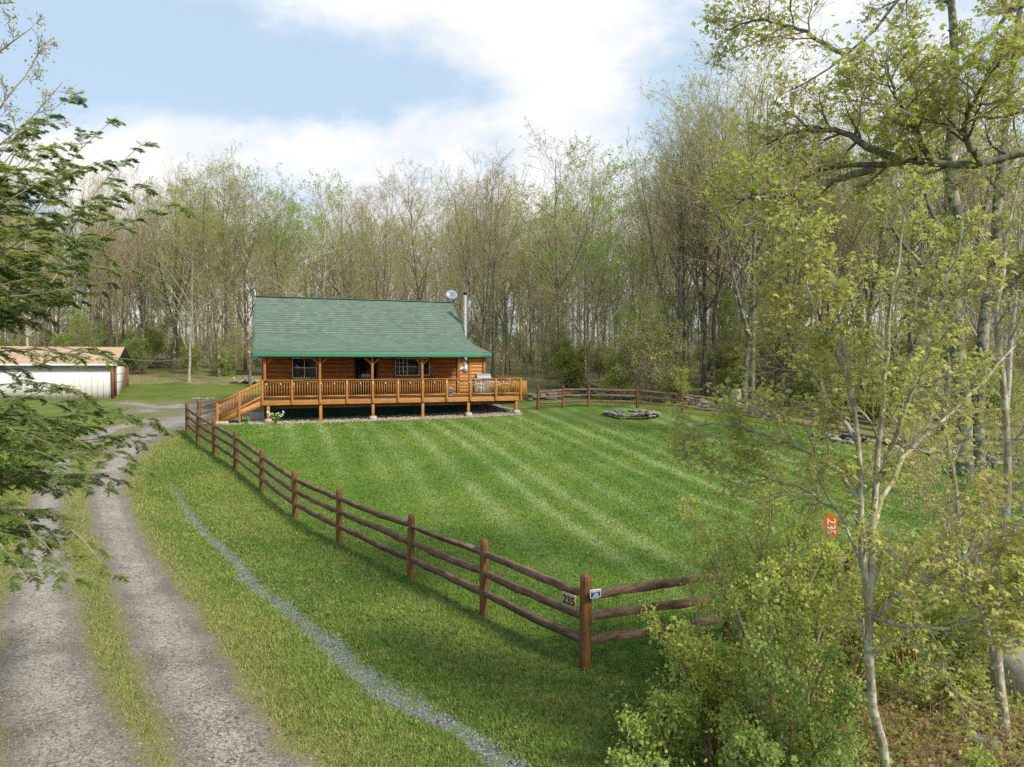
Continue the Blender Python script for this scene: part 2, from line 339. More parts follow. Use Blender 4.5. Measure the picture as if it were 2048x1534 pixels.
def blade_fn(g, p):
    P = pos(g); c, _ = turf_color(g, P); r = g.n('ShaderNodeNewGeometry').outputs['Random Per Island']
    c = g.mix(g.m('MULTIPLY', g.n('ShaderNodeAttribute', attribute_name='worn').outputs['Fac'], .55), c, (.22,.20,.075)); c = g.mix(1., c, g.n('ShaderNodeCombineColor', {0: g.m('MULTIPLY_ADD', r, .9, 1.0), 1: g.m('MULTIPLY_ADD', r, .75, 1.05), 2: g.m('MULTIPLY_ADD', r, .9, .9)}).outputs[0], 'MULTIPLY')
    return c
M['blade'] = mat('grass_blade', blade_fn, .6, .25)

def wood_fn(c1, c2, sc=(1.5, 14, 14), gl=.5):
    def fn(g, p):
        v = g.n('ShaderNodeMapping', {0: obc(g), 3: sc}).outputs[0]; n = g.noise(v, 2., 5, .65, .4); n2 = g.noise(obc(g), .9, 3)
        c = g.mix(g.ramp(n, .3, .72), c1, c2); c = g.mix(g.ramp(n2, .4, .8, 0, .4), c, tuple(x*.55 for x in c1)); bump(g, p, n, .004, .6); return c
    return fn
M['deck'] = mat('deck_stain', wood_fn((.29,.12,.024), (.52,.25,.062)), .5, .4)
M['deck_floor'] = mat('deck_boards', wood_fn((.13,.065,.035), (.24,.13,.075)), .6, .3)
M['porch'] = mat('porch_timber', wood_fn((.24,.085,.022), (.42,.165,.045), (10, 10, 1.5)), .5, .4)
M['fence'] = mat('fence_rail', wood_fn((.10,.06,.038), (.27,.175,.12), (2, 2, 9)), .8, .2)
M['fence_post'] = mat('fence_post', wood_fn((.10,.045,.018), (.25,.115,.042), (9, 9, 1.2)), .7, .3)
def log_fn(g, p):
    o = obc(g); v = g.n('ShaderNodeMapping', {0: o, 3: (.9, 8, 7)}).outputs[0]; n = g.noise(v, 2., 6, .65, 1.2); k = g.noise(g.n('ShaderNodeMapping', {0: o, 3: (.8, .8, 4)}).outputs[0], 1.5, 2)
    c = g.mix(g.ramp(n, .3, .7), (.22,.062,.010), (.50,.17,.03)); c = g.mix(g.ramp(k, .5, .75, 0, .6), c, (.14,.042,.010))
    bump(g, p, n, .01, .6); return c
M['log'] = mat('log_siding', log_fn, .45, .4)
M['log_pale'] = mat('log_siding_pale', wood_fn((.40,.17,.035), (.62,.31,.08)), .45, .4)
def shingle_fn(a, b, d):
    def fn(g, p):
        uvn = g.n('ShaderNodeAttribute', attribute_name='UVMap').outputs['Vector']
        br = g.n('ShaderNodeTexBrick', {'Vector': uvn, 'Scale': 1., 'Brick Width': .30, 'Row Height': .21, 'Mortar Size': .006, 'Mortar Smooth': .3, 'Bias': 0., 'Color1': (0,0,0,1), 'Color2': (1,1,1,1), 'Mortar': (.5,.5,.5,1)}, offset=.37, squash=1.)
        t = g.n('ShaderNodeSeparateColor', {0: br.outputs['Color']}).outputs[0]
        n = g.noise(g.n('ShaderNodeMapping', {0: uvn, 3: (3, 11, 1)}).outputs[0], 1.3, 4, .7); n0 = g.noise(uvn, .5, 4)
        c = g.mix(t, a, b); c = g.mix(g.ramp(n, .45, .7, 0, .55), c, d); lin = g.m('LESS_THAN', g.m('FRACT', g.m('DIVIDE', g.n('ShaderNodeSeparateXYZ', {0: uvn}).outputs[1], .21)), .3); lin = g.m('MULTIPLY', lin, g.ramp(g.noise(g.n('ShaderNodeMapping', {0: uvn, 3: (2.2, 14, 1)}).outputs[0], 1., 2), .42, .6, .12, .6)); c = g.mix(g.m('MAXIMUM', g.m('MULTIPLY', br.outputs['Fac'], .5), lin), c, tuple(x*.35 for x in a))
        c = g.mix(g.ramp(n0, .4, .7, 0, .25), c, tuple(min(1, x*1.5) for x in a))
        sx_ = g.n('ShaderNodeSeparateXYZ', {0: uvn})
        if d[0] < .12:                       # rust-coloured stain below the chimney
            du = g.m('DIVIDE', g.m('SUBTRACT', sx_.outputs[0], g.m('MULTIPLY_ADD', sx_.outputs[1], -.25, 10.7)), .30); dv = g.m('DIVIDE', g.m('SUBTRACT', sx_.outputs[1], 3.75), .55)
            e = g.m('EXPONENT', g.m('MULTIPLY', g.m('ADD', g.m('MULTIPLY', du, du), g.m('MULTIPLY', dv, dv)), -1.))
            c = g.mix(g.m('MULTIPLY', e, g.ramp(n, .3, .6, .2, .8)), c, (.24,.13,.08))
        return c
    return fn
M['shingle'] = mat('green_shingle', shingle_fn((.10,.160,.122), (.16,.218,.175), (.15,.13,.125)), .9, .2)
M['shingle_tan'] = mat('tan_shingle', shingle_fn((.40,.28,.19), (.54,.40,.28), (.30,.20,.14)), .9, .2)
M['green_trim'] = mat('green_trim', lambda g, p: g.mix(g.noise(obc(g), 3., 3), (.055,.19,.12), (.075,.235,.155)), .5, .4)
M['ridge'] = mat('ridge_shingle', lambda g, p: g.mix(g.noise(obc(g), 9., 4, .7), (.07,.15,.105), (.13,.22,.165)), .9, .2)
M['skirt'] = mat('dark_green_skirt', lambda g, p: g.mix(g.noise(obc(g), 2., 4), (.014,.06,.038), (.03,.10,.065)), .6, .3)
M['white'] = mat('white_paint', lambda g, p: g.mix(g.noise(obc(g), 4., 3), (.62,.62,.60), (.75,.75,.73)), .5, .4)
def glass_fn(g, p):
    p.inputs['Roughness'].default_value = .06; p.inputs['Specular IOR Level'].default_value = .9; return g.mix(g.ramp(g.noise(obc(g), 1.6, 3), .4, .65), (.012,.014,.014), (.10,.115,.085))  # lighter patches are reflections painted into the pane colour
M['glass'] = mat('window_glass', glass_fn, .05, .9)
M['dark'] = mat('dark_paint', lambda g, p: (.018,.026,.026), .5, .4)
M['black'] = mat('black_metal', lambda g, p: (.015,.015,.016), .4, .5)
def metal_fn(g, p): p.inputs['Metallic'].default_value = .5; return g.mix(g.noise(g.n('ShaderNodeMapping', {0: obc(g), 3: (2, 2, .6)}).outputs[0], 3., 4), (.42,.44,.46), (.68,.70,.73))
M['metal'] = mat('galvanised_metal', metal_fn, .38, .5)
M['dish'] = mat('dish_grey', lambda g, p: (.24,.28,.34), .4, .4)
M['concrete'] = mat('concrete', lambda g, p: g.mix(g.noise(pos(g), 7., 6, .7), (.30,.25,.20), (.55,.48,.40)), .9, .2)
def rock_fn(g, p):
    r = g.n('ShaderNodeNewGeometry').outputs['Random Per Island']; n = g.noise(pos(g), 6., 5, .7)
    c = g.mix(r, (.13,.12,.11), (.40,.36,.31)); c = g.mix(g.ramp(n, .45, .7, 0, .7), c, (.22,.23,.16)); bump(g, p, n, .03, .8); return c
M['rock'] = mat('field_stone', rock_fn, .9, .2)
def garage_fn(g, p):
    o = obc(g); s_ = g.n('ShaderNodeSeparateXYZ', {0: o}); n = g.noise(g.n('ShaderNodeMapping', {0: o, 3: (3.2, 3.2, .5)}).outputs[0], 2., 5, .7); n2 = g.noise(g.n('ShaderNodeMapping', {0: o, 3: (6, 6, 2)}).outputs[0], 2., 4, .7)
    c = g.mix(g.ramp(n, .4, .75), (.74,.735,.72), (.68,.67,.65)); low = g.ramp(g.m('ADD', s_.outputs[2], g.m('MULTIPLY', n2, .5)), .35, .75, .75, 0.)
    return g.mix(low, c, (.36,.29,.25))
M['garage'] = mat('weathered_white_siding', garage_fn, .8, .2)
M['redwood'] = mat('red_brown_trim', wood_fn((.16,.07,.05), (.28,.14,.10), (8, 8, 2)), .8, .2)
M['grey_board'] = mat('grey_gable_board', lambda g, p: g.mix(g.noise(obc(g), 5., 4), (.16,.17,.18), (.28,.29,.30)), .8, .2)
M['orange'] = mat('orange_sign', lambda g, p: g.mix(g.noise(obc(g), 30., 3), (.72,.13,.012), (.80,.18,.02)), .4, .4)
M['sign_white'] = mat('sign_white', lambda g, p: (.80,.80,.78), .4, .4)
M['sign_blue'] = mat('sign_blue', lambda g, p: (.02,.06,.42), .4, .4)
M['sign_yellow'] = mat('sign_yellow', lambda g, p: (.75,.58,.15), .4, .4)
M['board'] = mat('sign_board', wood_fn((.38,.27,.16), (.56,.42,.27), (3, 14, 14)), .8, .2)
M['ink'] = mat('dark_brown_paint', lambda g, p: (.035,.02,.015), .6, .3)
M['post_green'] = mat('green_steel', lambda g, p: g.mix(g.noise(obc(g), 8., 4), (.045,.10,.105), (.09,.16,.17)), .5, .5)
M['yellow'] = mat('yellow_petals', lambda g, p: (.80,.55,.03), .6, .3)
M['petal'] = mat('white_petals', lambda g, p: (.80,.79,.70), .6, .3)
M['blue'] = mat('blue_plastic', lambda g, p: (.10,.13,.45), .4, .4)
M['bulb'] = mat('bulb_glass', lambda g, p: (.80,.78,.70), .15, .6)
M['wire'] = mat('fence_wire', lambda g, p: (.03,.05,.03), .5, .4)
M['cable'] = mat('utility_cable', lambda g, p: (.12,.12,.12), .6, .4)
M['dead_leaf'] = leafmat('dead_leaf', (.16,.09,.045), (.36,.24,.14))
M['clover'] = leafmat('clover', (.12,.19,.05), (.24,.32,.11))
M['cutwood'] = mat('cut_wood', lambda g, p: g.mix(g.n('ShaderNodeNewGeometry').outputs['Random Per Island'], (.14,.10,.07), (.46,.38,.28)), .9, .2)
M['water'] = M['terrain']
# ------------------------------------------------------------------ terrain sheets
FL = [np.array(p) for p in ((1.0, 9.3), (-12.4, 26.5))]            # long left fence, corner -> drive
def inside(x, y, poly):
    r = np.zeros(x.shape, bool); n = len(poly)
    for i in range(n):
        a, b = poly[i], poly[(i+1) % n]
        c = ((a[1] > y) != (b[1] > y)) & (x < (b[0]-a[0])*(y-a[1])/(b[1]-a[1]+1e-12)+a[0]); r ^= c
    return r
LAWN = [(1.0, 9.3), (-12.4, 26.5), (-13.1, 28.6), (-12.3, 31.2), tuple(hw(-1.2, -.5)), tuple(hw(13.6, -.5)), tuple(hw(14, 3)), (2.0, 39.4), (4.6, 39.6), (7.1, 39.6), (9.3, 37.9), (11.5, 36.2), (13.6, 34.8), (15.9, 33.3), (18.1, 31.5), (20.3, 29.9), (24.6, 26.6), (16.6, 15.8), (9.3, 12.7)]
BED = [tuple(hw(-1.6, -.42)), tuple(hw(13.5, -.2)), tuple(hw(13.8, 1.0)), tuple(hw(13.6, 6)), tuple(hw(-1.6, 6))]
def masks(X, Y):
    d = {}
    g1, _ = seg_dist(X, Y, TR_R); g2, _ = seg_dist(X, Y, TR_L); g3, _ = seg_dist(X, Y, TR_P); g4, _ = seg_dist(X, Y, TR_G)
    q = np.minimum(np.minimum(g1, g2), np.minimum(g3*1.15, g4*1.3))
    gr = np.clip(1.10-.60*q**1.25, 0, 1)
    mid = (np.clip(1-np.hypot(g1-1.9, g2-1.9)/3., 0, 1))*.25
    gr = np.maximum(gr, mid)
    lawn = inside(X, Y, LAWN); bed = inside(X, Y, BED)
    d['worn'] = np.where(lawn | bed, 0, np.exp(-(q/2.3)**2)); d['gravel'] = np.where(lawn | bed, 0, gr); d['lawn'] = lawn*1.
    c = (X*1.+Y*.33)/1.053+.12*np.sin(Y*.21)+.05*np.sin(X*.5+Y*.13)
    def ln(c0, w_): return np.exp(-((c-c0)/w_)**2)
    st = np.zeros(X.shape)
    for i, c0 in enumerate(np.arange(-6.2, 26, 1.28)): st += ln(c0+.16*math.sin(i*2.1), .25+.06*math.sin(i*1.7))*(.62+.25*math.sin(i*1.3+1))
    st *= np.clip((X*.79+Y*.61-8.2)/3., 0, 1)          # no stripes along the left fence
    d['stripe'] = np.where(lawn, np.clip(st, 0, 1), 0)
    fl = 43-.16*np.clip(X, -30, 30)*1.0+1.6*np.sin(X*.35)+np.sin(X*.9)
    backf = np.interp(X, [-60,-34,-26,-20,-15,-10,0,4,7.5,12,16,20.5,25,40], [50,49,50,51.5,51,49,46,42,41,37.5,34.5,30.5,27,24])
    li = np.clip((Y-backf-.5+.8*np.sin(X*.8)+.5*np.sin(X*2.3))/1.6+.5, 0, 1)
    nf = np.clip(((X-1.8)*.38-(Y-9.3)*.92+ -1.0)/.9, 0, 1)*np.clip((X-1.6)/1.4, 0, 1)   # leaf litter under the near bush, outside the fence
    d['litter'] = np.clip(np.maximum(li, nf), 0, 1)*np.where(lawn | bed, 0, 1)
    d['pebble'] = bed*1.
    sr, _ = seg_dist(X, Y, STREAM); d['wet'] = np.clip(1.1-.5*sr**1.4, 0, 1)
    d['wet'] = np.maximum(d['wet'], .9*np.exp(-(((X+19.5)/2.)**2+((Y-39)/.5)**2)))
    d['pink'] = np.clip((11-Y)/3., 0, 1)
    return d
def bumps(X, Y): return .018*np.sin(X*2.1+1.3*np.sin(Y*1.7))*np.sin(Y*1.9+X*.6)+.012*np.sin(X*5.3+Y*2.2)*np.sin(Y*4.7-X)
STEP = .16
xs = np.arange(-44, 44.01, STEP); ys = np.arange(1.5, 56.01, STEP); GX, GY = np.meshgrid(xs, ys)
GZ = height(GX, GY)+bumps(GX, GY); MK = masks(GX, GY)
nx, ny = len(xs), len(ys); idx = np.arange(nx*ny).reshape(ny, nx)
Q = np.stack([idx[:-1, :-1], idx[:-1, 1:], idx[1:, 1:], idx[1:, :-1]], -1).reshape(-1, 4)
cx = (GX[:-1, :-1]+STEP/2).ravel(); cy = (GY[:-1, :-1]+STEP/2).ravel()
def cav(a): return ((a[:-1, :-1]+a[1:, 1:])/2).ravel()
code = np.zeros(len(Q), int)
code[cav(MK['litter']) > .5] = 4; code[cav(MK['gravel']) > .42] = 1; code[cav(MK['lawn']) > .5] = 3; code[cav(MK['pebble']) > .5] = 5; code[cav(MK['wet']) > .5] = 2
VG = np.stack([GX, GY, GZ], -1).reshape(-1, 3)
for cd, nm in ((0, 'ground'), (1, 'driveway'), (2, 'stream'), (3, 'lawn'), (4, 'forest_floor'), (5, 'gravel_bed')):
    q = Q[code == cd]; u, inv = np.unique(q, return_inverse=True)
    me = mk_mesh(nm, VG[u], [inv.reshape(-1, 4)], [M['terrain']], None, True, {k: v.ravel()[u] for k, v in MK.items()})
    tag(link(nm, me), kind='structure')
# coarse sheet to the horizon, slipped under the rim of the fine one
ex = np.r_[np.arange(-600, -110, 40), np.arange(-110, 111, 2.5), np.arange(150, 601, 40)]; ey = np.r_[np.arange(-500, -40, 40), np.arange(-40, 121, 2.5), np.arange(160, 700, 40)]
EX, EY = np.meshgrid(ex, ey); EZ = base_h(EX, EY)-.12; ins = (np.abs(EX) < 41.6) & (EY > 4.) & (EY < 53.5); EZ[ins] -= .5
EM = {'litter': ((EY > 50) | (EX > 38)) * 1.}
n1, n2 = len(ey), len(ex); ii = np.arange(n1*n2).reshape(n1, n2); Qe = np.stack([ii[:-1, :-1], ii[:-1, 1:], ii[1:, 1:], ii[1:, :-1]], -1).reshape(-1, 4)
allin = ins.ravel()[Qe].all(1)
tag(link('terrain', mk_mesh('terrain', np.stack([EX, EY, EZ], -1).reshape(-1, 3), [Qe[~allin]], [M['terrain']], None, True, {'litter': EM['litter'].ravel()})), kind='structure')

# ------------------------------------------------------------------ grass blades (one sheet of stuff)
rng = np.random.default_rng(5)
N = 150000
Yb = 5.2*np.exp(rng.random(N)*math.log(34/5.2)); Xb = Yb*(rng.random(N)*1.75-.875)      # log-uniform in distance: ~1/d^2 density
mk = masks(Xb, Yb); ok = (rng.random(N) > mk['gravel']*1.7-.05) & (rng.random(N)*.75+.1 > mk['wet']) & (mk['pebble'] < .5) & (rng.random(N) > mk['litter']*.85)
Xb, Yb = Xb[ok], Yb[ok]; mk = {k: v[ok] for k, v in mk.items()}; N = len(Xb); Zb = height(Xb, Yb)+bumps(Xb, Yb)
NB = 6; hb = (.028+.0012*Yb)*(.6+.8*rng.random(N))*np.where(mk['lawn'] > .5, .9, 1.15)*np.where(mk['gravel'] > .3, .6, 1)
Bx = Xb[:, None]+rng.normal(size=(N, NB))*(.018+.0022*Yb[:, None]); By = Yb[:, None]+rng.normal(size=(N, NB))*(.018+.0022*Yb[:, None])
az = rng.random((N, NB))*2*PI; ln_ = .5+.5*rng.random((N, NB)); wd = (.0032+.00042*Yb)[:, None]*np.ones((1, NB)); H = hb[:, None]*(.6+.7*rng.random((N, NB)))
z0 = Zb[:, None]-.008+0*Bx; pa = rng.random((N, NB))*2*PI
v0 = np.stack([Bx-np.cos(pa)*wd, By-np.sin(pa)*wd, z0], -1); v1 = np.stack([Bx+np.cos(pa)*wd, By+np.sin(pa)*wd, z0], -1)
v2 = np.stack([Bx+np.cos(az)*H*ln_, By+np.sin(az)*H*ln_, z0+H], -1)
VB = np.stack([v0, v1, v2], 2).reshape(-1, 3); rep = NB*3
me = mk_mesh('grass', VB, [np.arange(len(VB)).reshape(-1, 3)], [M['blade']], None, False, {k: np.repeat(mk[k], rep) for k in ('stripe', 'lawn', 'worn')})
tag(link('grass', me), 'short green grass blades covering lawn and verge', 'grass', kind='stuff')
# loose stones of the gravel tracks
a = Acc(); N = 26000; Yp = 5.2*np.exp(rng.random(N)*math.log(20/5.2)); Xp = Yp*(-.9+rng.random(N)*.85); mp = masks(Xp, Yp)
ok = (rng.random(N) < mp['gravel']**1.5); Xp, Yp = Xp[ok], Yp[ok]; Zp = height(Xp, Yp)+bumps(Xp, Yp); N = len(Xp)
oc = np.array([[1,0,0],[0,1,0],[-1,0,0],[0,-1,0],[0,0,.7],[0,0,-.7]]); sz = (.006+.010*rng.random((N, 1, 1))**2+.0004*Yp[:, None, None])
VP = oc[None]*sz*(.6+.8*rng.random((N, 6, 3))) + np.stack([Xp, Yp, Zp+.002], -1)[:, None]
fo = np.array([[0,1,4],[1,2,4],[2,3,4],[3,0,4],[1,0,5],[2,1,5],[3,2,5],[0,3,5]]); a.add(VP.reshape(-1, 3), (fo[None]+(np.arange(N)*6)[:, None, None]).reshape(-1, 3))
def pebble_fn(g, p): 
    r = g.n('ShaderNodeNewGeometry').outputs['Random Per Island']; return g.mix(r, (.10,.085,.07), (.36,.32,.27))
M['pebble'] = mat('loose_stone', pebble_fn, .8, .3)
tag(a.obj('gravel_stones', M['pebble']), 'loose grey stones scattered over the wheel tracks', 'gravel', kind='stuff')
a = Acc(); Pq = spline([(q[0], q[1], 0) for q in STREAM], 700); N = 2600; k_ = rng.integers(0, 700, N); hwq = np.interp(k_, np.linspace(0, 699, len(STREAM)), [q[2] for q in STREAM]); c_ = Pq[k_][:, :2]+rng.normal(size=(N, 2))*hwq[:, None]*.75
VP = oc[None]*(.008+.018*rng.random((N, 1, 1))**2)*(.6+.8*rng.random((N, 6, 3)))+np.c_[c_, height(c_[:, 0], c_[:, 1])+bumps(c_[:, 0], c_[:, 1])+.004][:, None]
a.add(VP.reshape(-1, 3), (fo[None]+(np.arange(N)*6)[:, None, None]).reshape(-1, 3)); tag(a.obj('stream_stones', M['pebble']), 'small wet stones lying along the trickle in the verge', 'stones', kind='stuff')
# white pebbles under the deck edge
a = Acc(); N = 3500; ss = rng.random(N)*14.6-1.3; tt = -.42+rng.random(N)**1.5*2.6; wp = HP+HA*ss[:, None]+HN*tt[:, None]; zz = height(wp[:, 0], wp[:, 1])
VP = oc[None]*(.02+.025*rng.random((N, 1, 1)))*(.6+.8*rng.random((N, 6, 3)))+np.c_[wp, zz+.02][:, None]
a.add(VP.reshape(-1, 3), (fo[None]+(np.arange(N)*6)[:, None, None]).reshape(-1, 3))
M['pebble_w'] = mat('pale_pebble', lambda g, p: g.mix(g.n('ShaderNodeNewGeometry').outputs['Random Per Island'], (.22,.185,.14), (.58,.52,.43)), .8, .3)
tag(a.obj('bed_pebbles', M['pebble_w']), 'pale pebbles lying along the foot of the deck', 'pebbles', kind='stuff')
# clover, dandelions and dead leaves in the verge
a = Acc(); N = 900; Yc = 6.5+rng.random(N)*9; Xc = Yc*(-.35+rng.random(N)*.75); mm = masks(Xc, Yc); ok = (mm['lawn'] < .5) & (mm['gravel'] < .4) & (mm['wet'] < .3); Xc, Yc = Xc[ok], Yc[ok]
a.leaves(np.c_[Xc, Yc, height(Xc, Yc)+.045], .035, rng, 0, 0., 1.0, .4, .85)
N = 260; Yc = 6+rng.random(N)*10; Xc = Yc*(-.5+rng.random(N)*1.0); a.leaves(np.c_[Xc, Yc, height(Xc, Yc)+.04], .05, rng, 1, 0., .7, .3, .8)
N = 500; Yc = 11+rng.random(N)**1.2*22; Xc = Yc*(-.65+rng.random(N)*.9); ok = masks(Xc, Yc)['gravel'] < .3; Xc, Yc = Xc[ok], Yc[ok]; a.leaves(np.c_[Xc, Yc, height(Xc, Yc)+.08], .028, rng, 2, 0., 1., .3, .9)
tag(a.obj('clover', [M['clover'], M['dead_leaf'], M['yellow']]), 'clover leaves, dandelions and fallen leaves strewn in the grass', 'ground cover', kind='stuff')
# ------------------------------------------------------------------ log cabin (local frame: x along the front, y to the back, z world)
ZB = 1.4
cab = thing('log_cabin', 'orange log cabin with green shingle roof and long front deck on posts', 'cabin', (HP[0], HP[1], ZB), TH)
LZ = (0, 0, -ZB)
def part(a, name, m_, parent=cab, smooth=False, bevel=0, label=None):
    o = a.obj(name, m_, parent, smooth, LZ if parent is cab else None, None, bevel)
    if label: o['label'] = label
    return o
def logwall(p, q, z0, z1, rows, m_, name, out, parent=cab, wav=.012, seed=0):
    # stacked D-logs between plan points p and q (local), bulging towards `out`
    a = Acc(); r = np.random.default_rng(seed); p = np.array(p, float); q = np.array(q, float); o = np.array(out, float); n = 40
    t = np.linspace(0, 1, n); h = (z1-z0)/rows; prof = [(0, 0), (.08, .7), (.3, 1), (.7, 1), (.92, .7), (1, 0)]; V = []
    wob = [r.normal(size=n)*wav for _ in range(rows+1)]; wob = [np.convolve(np.pad(x, 3, 'edge'), np.ones(4)/4, 'valid')[:n]*2 for x in wob]
    for k in range(rows):
        for (fz, fo_) in prof:
            zz = z0+h*(k+fz)+(wob[k]*(1-fz)+wob[k+1]*fz)*(0 if (k == 0 and fz == 0) or (k == rows-1 and fz == 1) else 1)
            xy = p[None]+(q-p)[None]*t[:, None]+o[None]*(.045*fo_); V.append(np.c_[xy, zz])
    V = np.array(V); mrow = len(V); ii = np.arange(mrow*n).reshape(mrow, n)
    a.add(V.reshape(-1, 3), np.stack([ii[:-1, :-1], ii[:-1, 1:], ii[1:, 1:], ii[1:, :-1]], -1).reshape(-1, 4)); return part(a, name, m_, parent, False)
WT = 2.62; WS0, WS1 = .42, 10.62; WB = 10.9; DZ = 2.45
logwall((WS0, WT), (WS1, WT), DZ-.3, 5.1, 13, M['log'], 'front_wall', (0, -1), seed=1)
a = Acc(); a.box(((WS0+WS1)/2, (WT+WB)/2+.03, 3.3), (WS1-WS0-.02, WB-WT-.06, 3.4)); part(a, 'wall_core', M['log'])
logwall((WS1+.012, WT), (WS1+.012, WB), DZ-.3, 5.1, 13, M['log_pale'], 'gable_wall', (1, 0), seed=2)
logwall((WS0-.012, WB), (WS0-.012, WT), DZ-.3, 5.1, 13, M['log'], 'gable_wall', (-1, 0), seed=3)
EZ0, BT, BZ, RT, RZ = 4.79, 3.23, 5.77, 6.0, 7.90
for s_, ox in ((WS0-.012, -1), (WS1+.012, 1)):               # upper gable triangles in boards
    a = Acc(); pr = [(WT, 5.1), (WB, 5.1), (WB, 5.25), (2*RT-BT, BZ-.12), (RT, RZ-.14), (BT, BZ-.12), (WT, 5.42)]
    V = [(s_+.03*ox*k, t, z) for k in (0, 1) for t, z in pr]; n = len(pr)
    a.add(V, [list(range(n))]); a.add([(x, y, z) for x, y, z in V[n:]], [list(range(n))[::-1]])
    for i in range(n): j = (i+1) % n; a.add([V[i], V[j], V[n+j], V[n+i]], [[0,1,2,3]])
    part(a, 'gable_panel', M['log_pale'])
# corner trim
for s_ in (WS0-.02, WS1+.03):
    a = Acc(); a.box((s_, WT-.03, 3.7), (.18, .18, 3.0)); part(a, 'corner_trim', M['porch'], bevel=.01)
# roof: stepped shingle courses with UVs
RS0, RS1 = 0., 11.2
def roof_side(name, s0, s1, prof, row=.21, th=.018, m_=None, parent=cab, flip=False):
    V = []; UVs = []; Fq = []; vd = 0.
    for (t0, z0), (t1, z1) in zip(prof[:-1], prof[1:]):
        L = math.hypot(t1-t0, z1-z0); n = max(1, round(L/row)); nrm_ = np.array([-(z1-z0), (t1-t0)])/L*(1 if not flip else -1)
        for k in range(n):
            a0 = np.array([t0+(t1-t0)*k/n, z0+(z1-z0)*k/n]); a1 = np.array([t0+(t1-t0)*(k+1)/n, z0+(z1-z0)*(k+1)/n])
            lo = a0+nrm_*th; hi = a1+nrm_*.001
            b = len(V); V += [(s0, *a0), (s1, *a0), (s0, *lo), (s1, *lo), (s0, *hi), (s1, *hi)]
            UVs += [(s0, vd), (s1, vd)]*2+[(s0, vd+L/n), (s1, vd+L/n)]; vd += L/n
            Fq += [[b, b+1, b+3, b+2], [b+2, b+3, b+5, b+4]]
    V = np.array(V); me = mk_mesh(name, V, [np.array(Fq)], [m_]); uvl = me.uv_layers.new(name='UVMap')
    uvl.data.foreach_set('uv', np.array(UVs, np.float32)[np.array(Fq).ravel()].ravel())
    return me
o = link('roof', roof_side('roof', RS0, RS1, [(0, EZ0), (BT, BZ), (RT, RZ)], m_=M['shingle']), cab, LZ)
me = roof_side('rear_roof', RS0, RS1, [(2*RT, EZ0), (2*RT-BT, BZ), (RT, RZ)], m_=M['shingle'], flip=True); link('rear_roof', me, cab, LZ)
a = Acc()                                                       # solid deck below the shingles
pr = [(0.02, EZ0-.02), (BT, BZ-.02), (RT, RZ-.02), (2*RT-BT, BZ-.02), (2*RT-.02, EZ0-.02)]; pr2 = [(t, z-.13) for t, z in pr]
for i in range(4):
    for s_ in (RS0+.02, RS1-.02): a.add([(s_, *pr[i]), (s_, *pr[i+1]), (s_, *pr2[i+1]), (s_, *pr2[i])], [[0,1,2,3]])
    a.add([(RS0+.02, *pr2[i]), (RS1-.02, *pr2[i]), (RS1-.02, *pr2[i+1]), (RS0+.02, *pr2[i+1])], [[0,1,2,3]])
    a.add([(RS0+.02, *pr[i]), (RS1-.02, *pr[i]), (RS1-.02, *pr[i+1]), (RS0+.02, *pr[i+1])], [[0,1,2,3]])
part(a, 'roof_underside', M['log'])
a = Acc(); a.bar((RS0-.02, RT, RZ+.005), (RS1+.02, RT, RZ+.005), .26, .035); part(a, 'ridge_cap', M['ridge'])
a = Acc(); a.bar((RS0-.03, -.03, 4.655), (RS1+.03, -.03, 4.655), .04, .25); part(a, 'fascia', M['green_trim'], bevel=.005)
a = Acc(); a.bar((RS0-.03, 2*RT+.03, 4.655), (RS1+.03, 2*RT+.03, 4.655), .04, .25); part(a, 'fascia', M['green_trim'])
for s_ in (RS0-.035, RS1+.035):
    for i in range(4):
        a = Acc(); a.bar((s_, pr[i][0], pr[i][1]-.08), (s_, pr[i+1][0], pr[i+1][1]-.08), .035, .19); part(a, 'rake_board', M['green_trim'])
# porch beam, posts with knee braces
a = Acc(); a.bar((.3, .35, 4.615), (11.0, .35, 4.615), .14, .2); part(a, 'porch_beam', M['porch'], bevel=.01)
for s_ in (.48, 3.03, 5.58, 8.13, 10.68):
    a = Acc(); a.box((s_, .35, (DZ+4.51)/2), (.115, .115, 4.51-DZ)); po = part(a, 'porch_post', M['porch'], bevel=.012)
    for d_ in ((-1, 1) if 1 < s_ < 10 else (1,) if s_ < 1 else (-1,)):
        a = Acc(); a.bar((s_+d_*.05, .35, 4.16), (s_+d_*.38, .35, 4.50), .09, .09); br = a.obj('brace', M['porch'], po, False); br.location = (0, 0, 0)
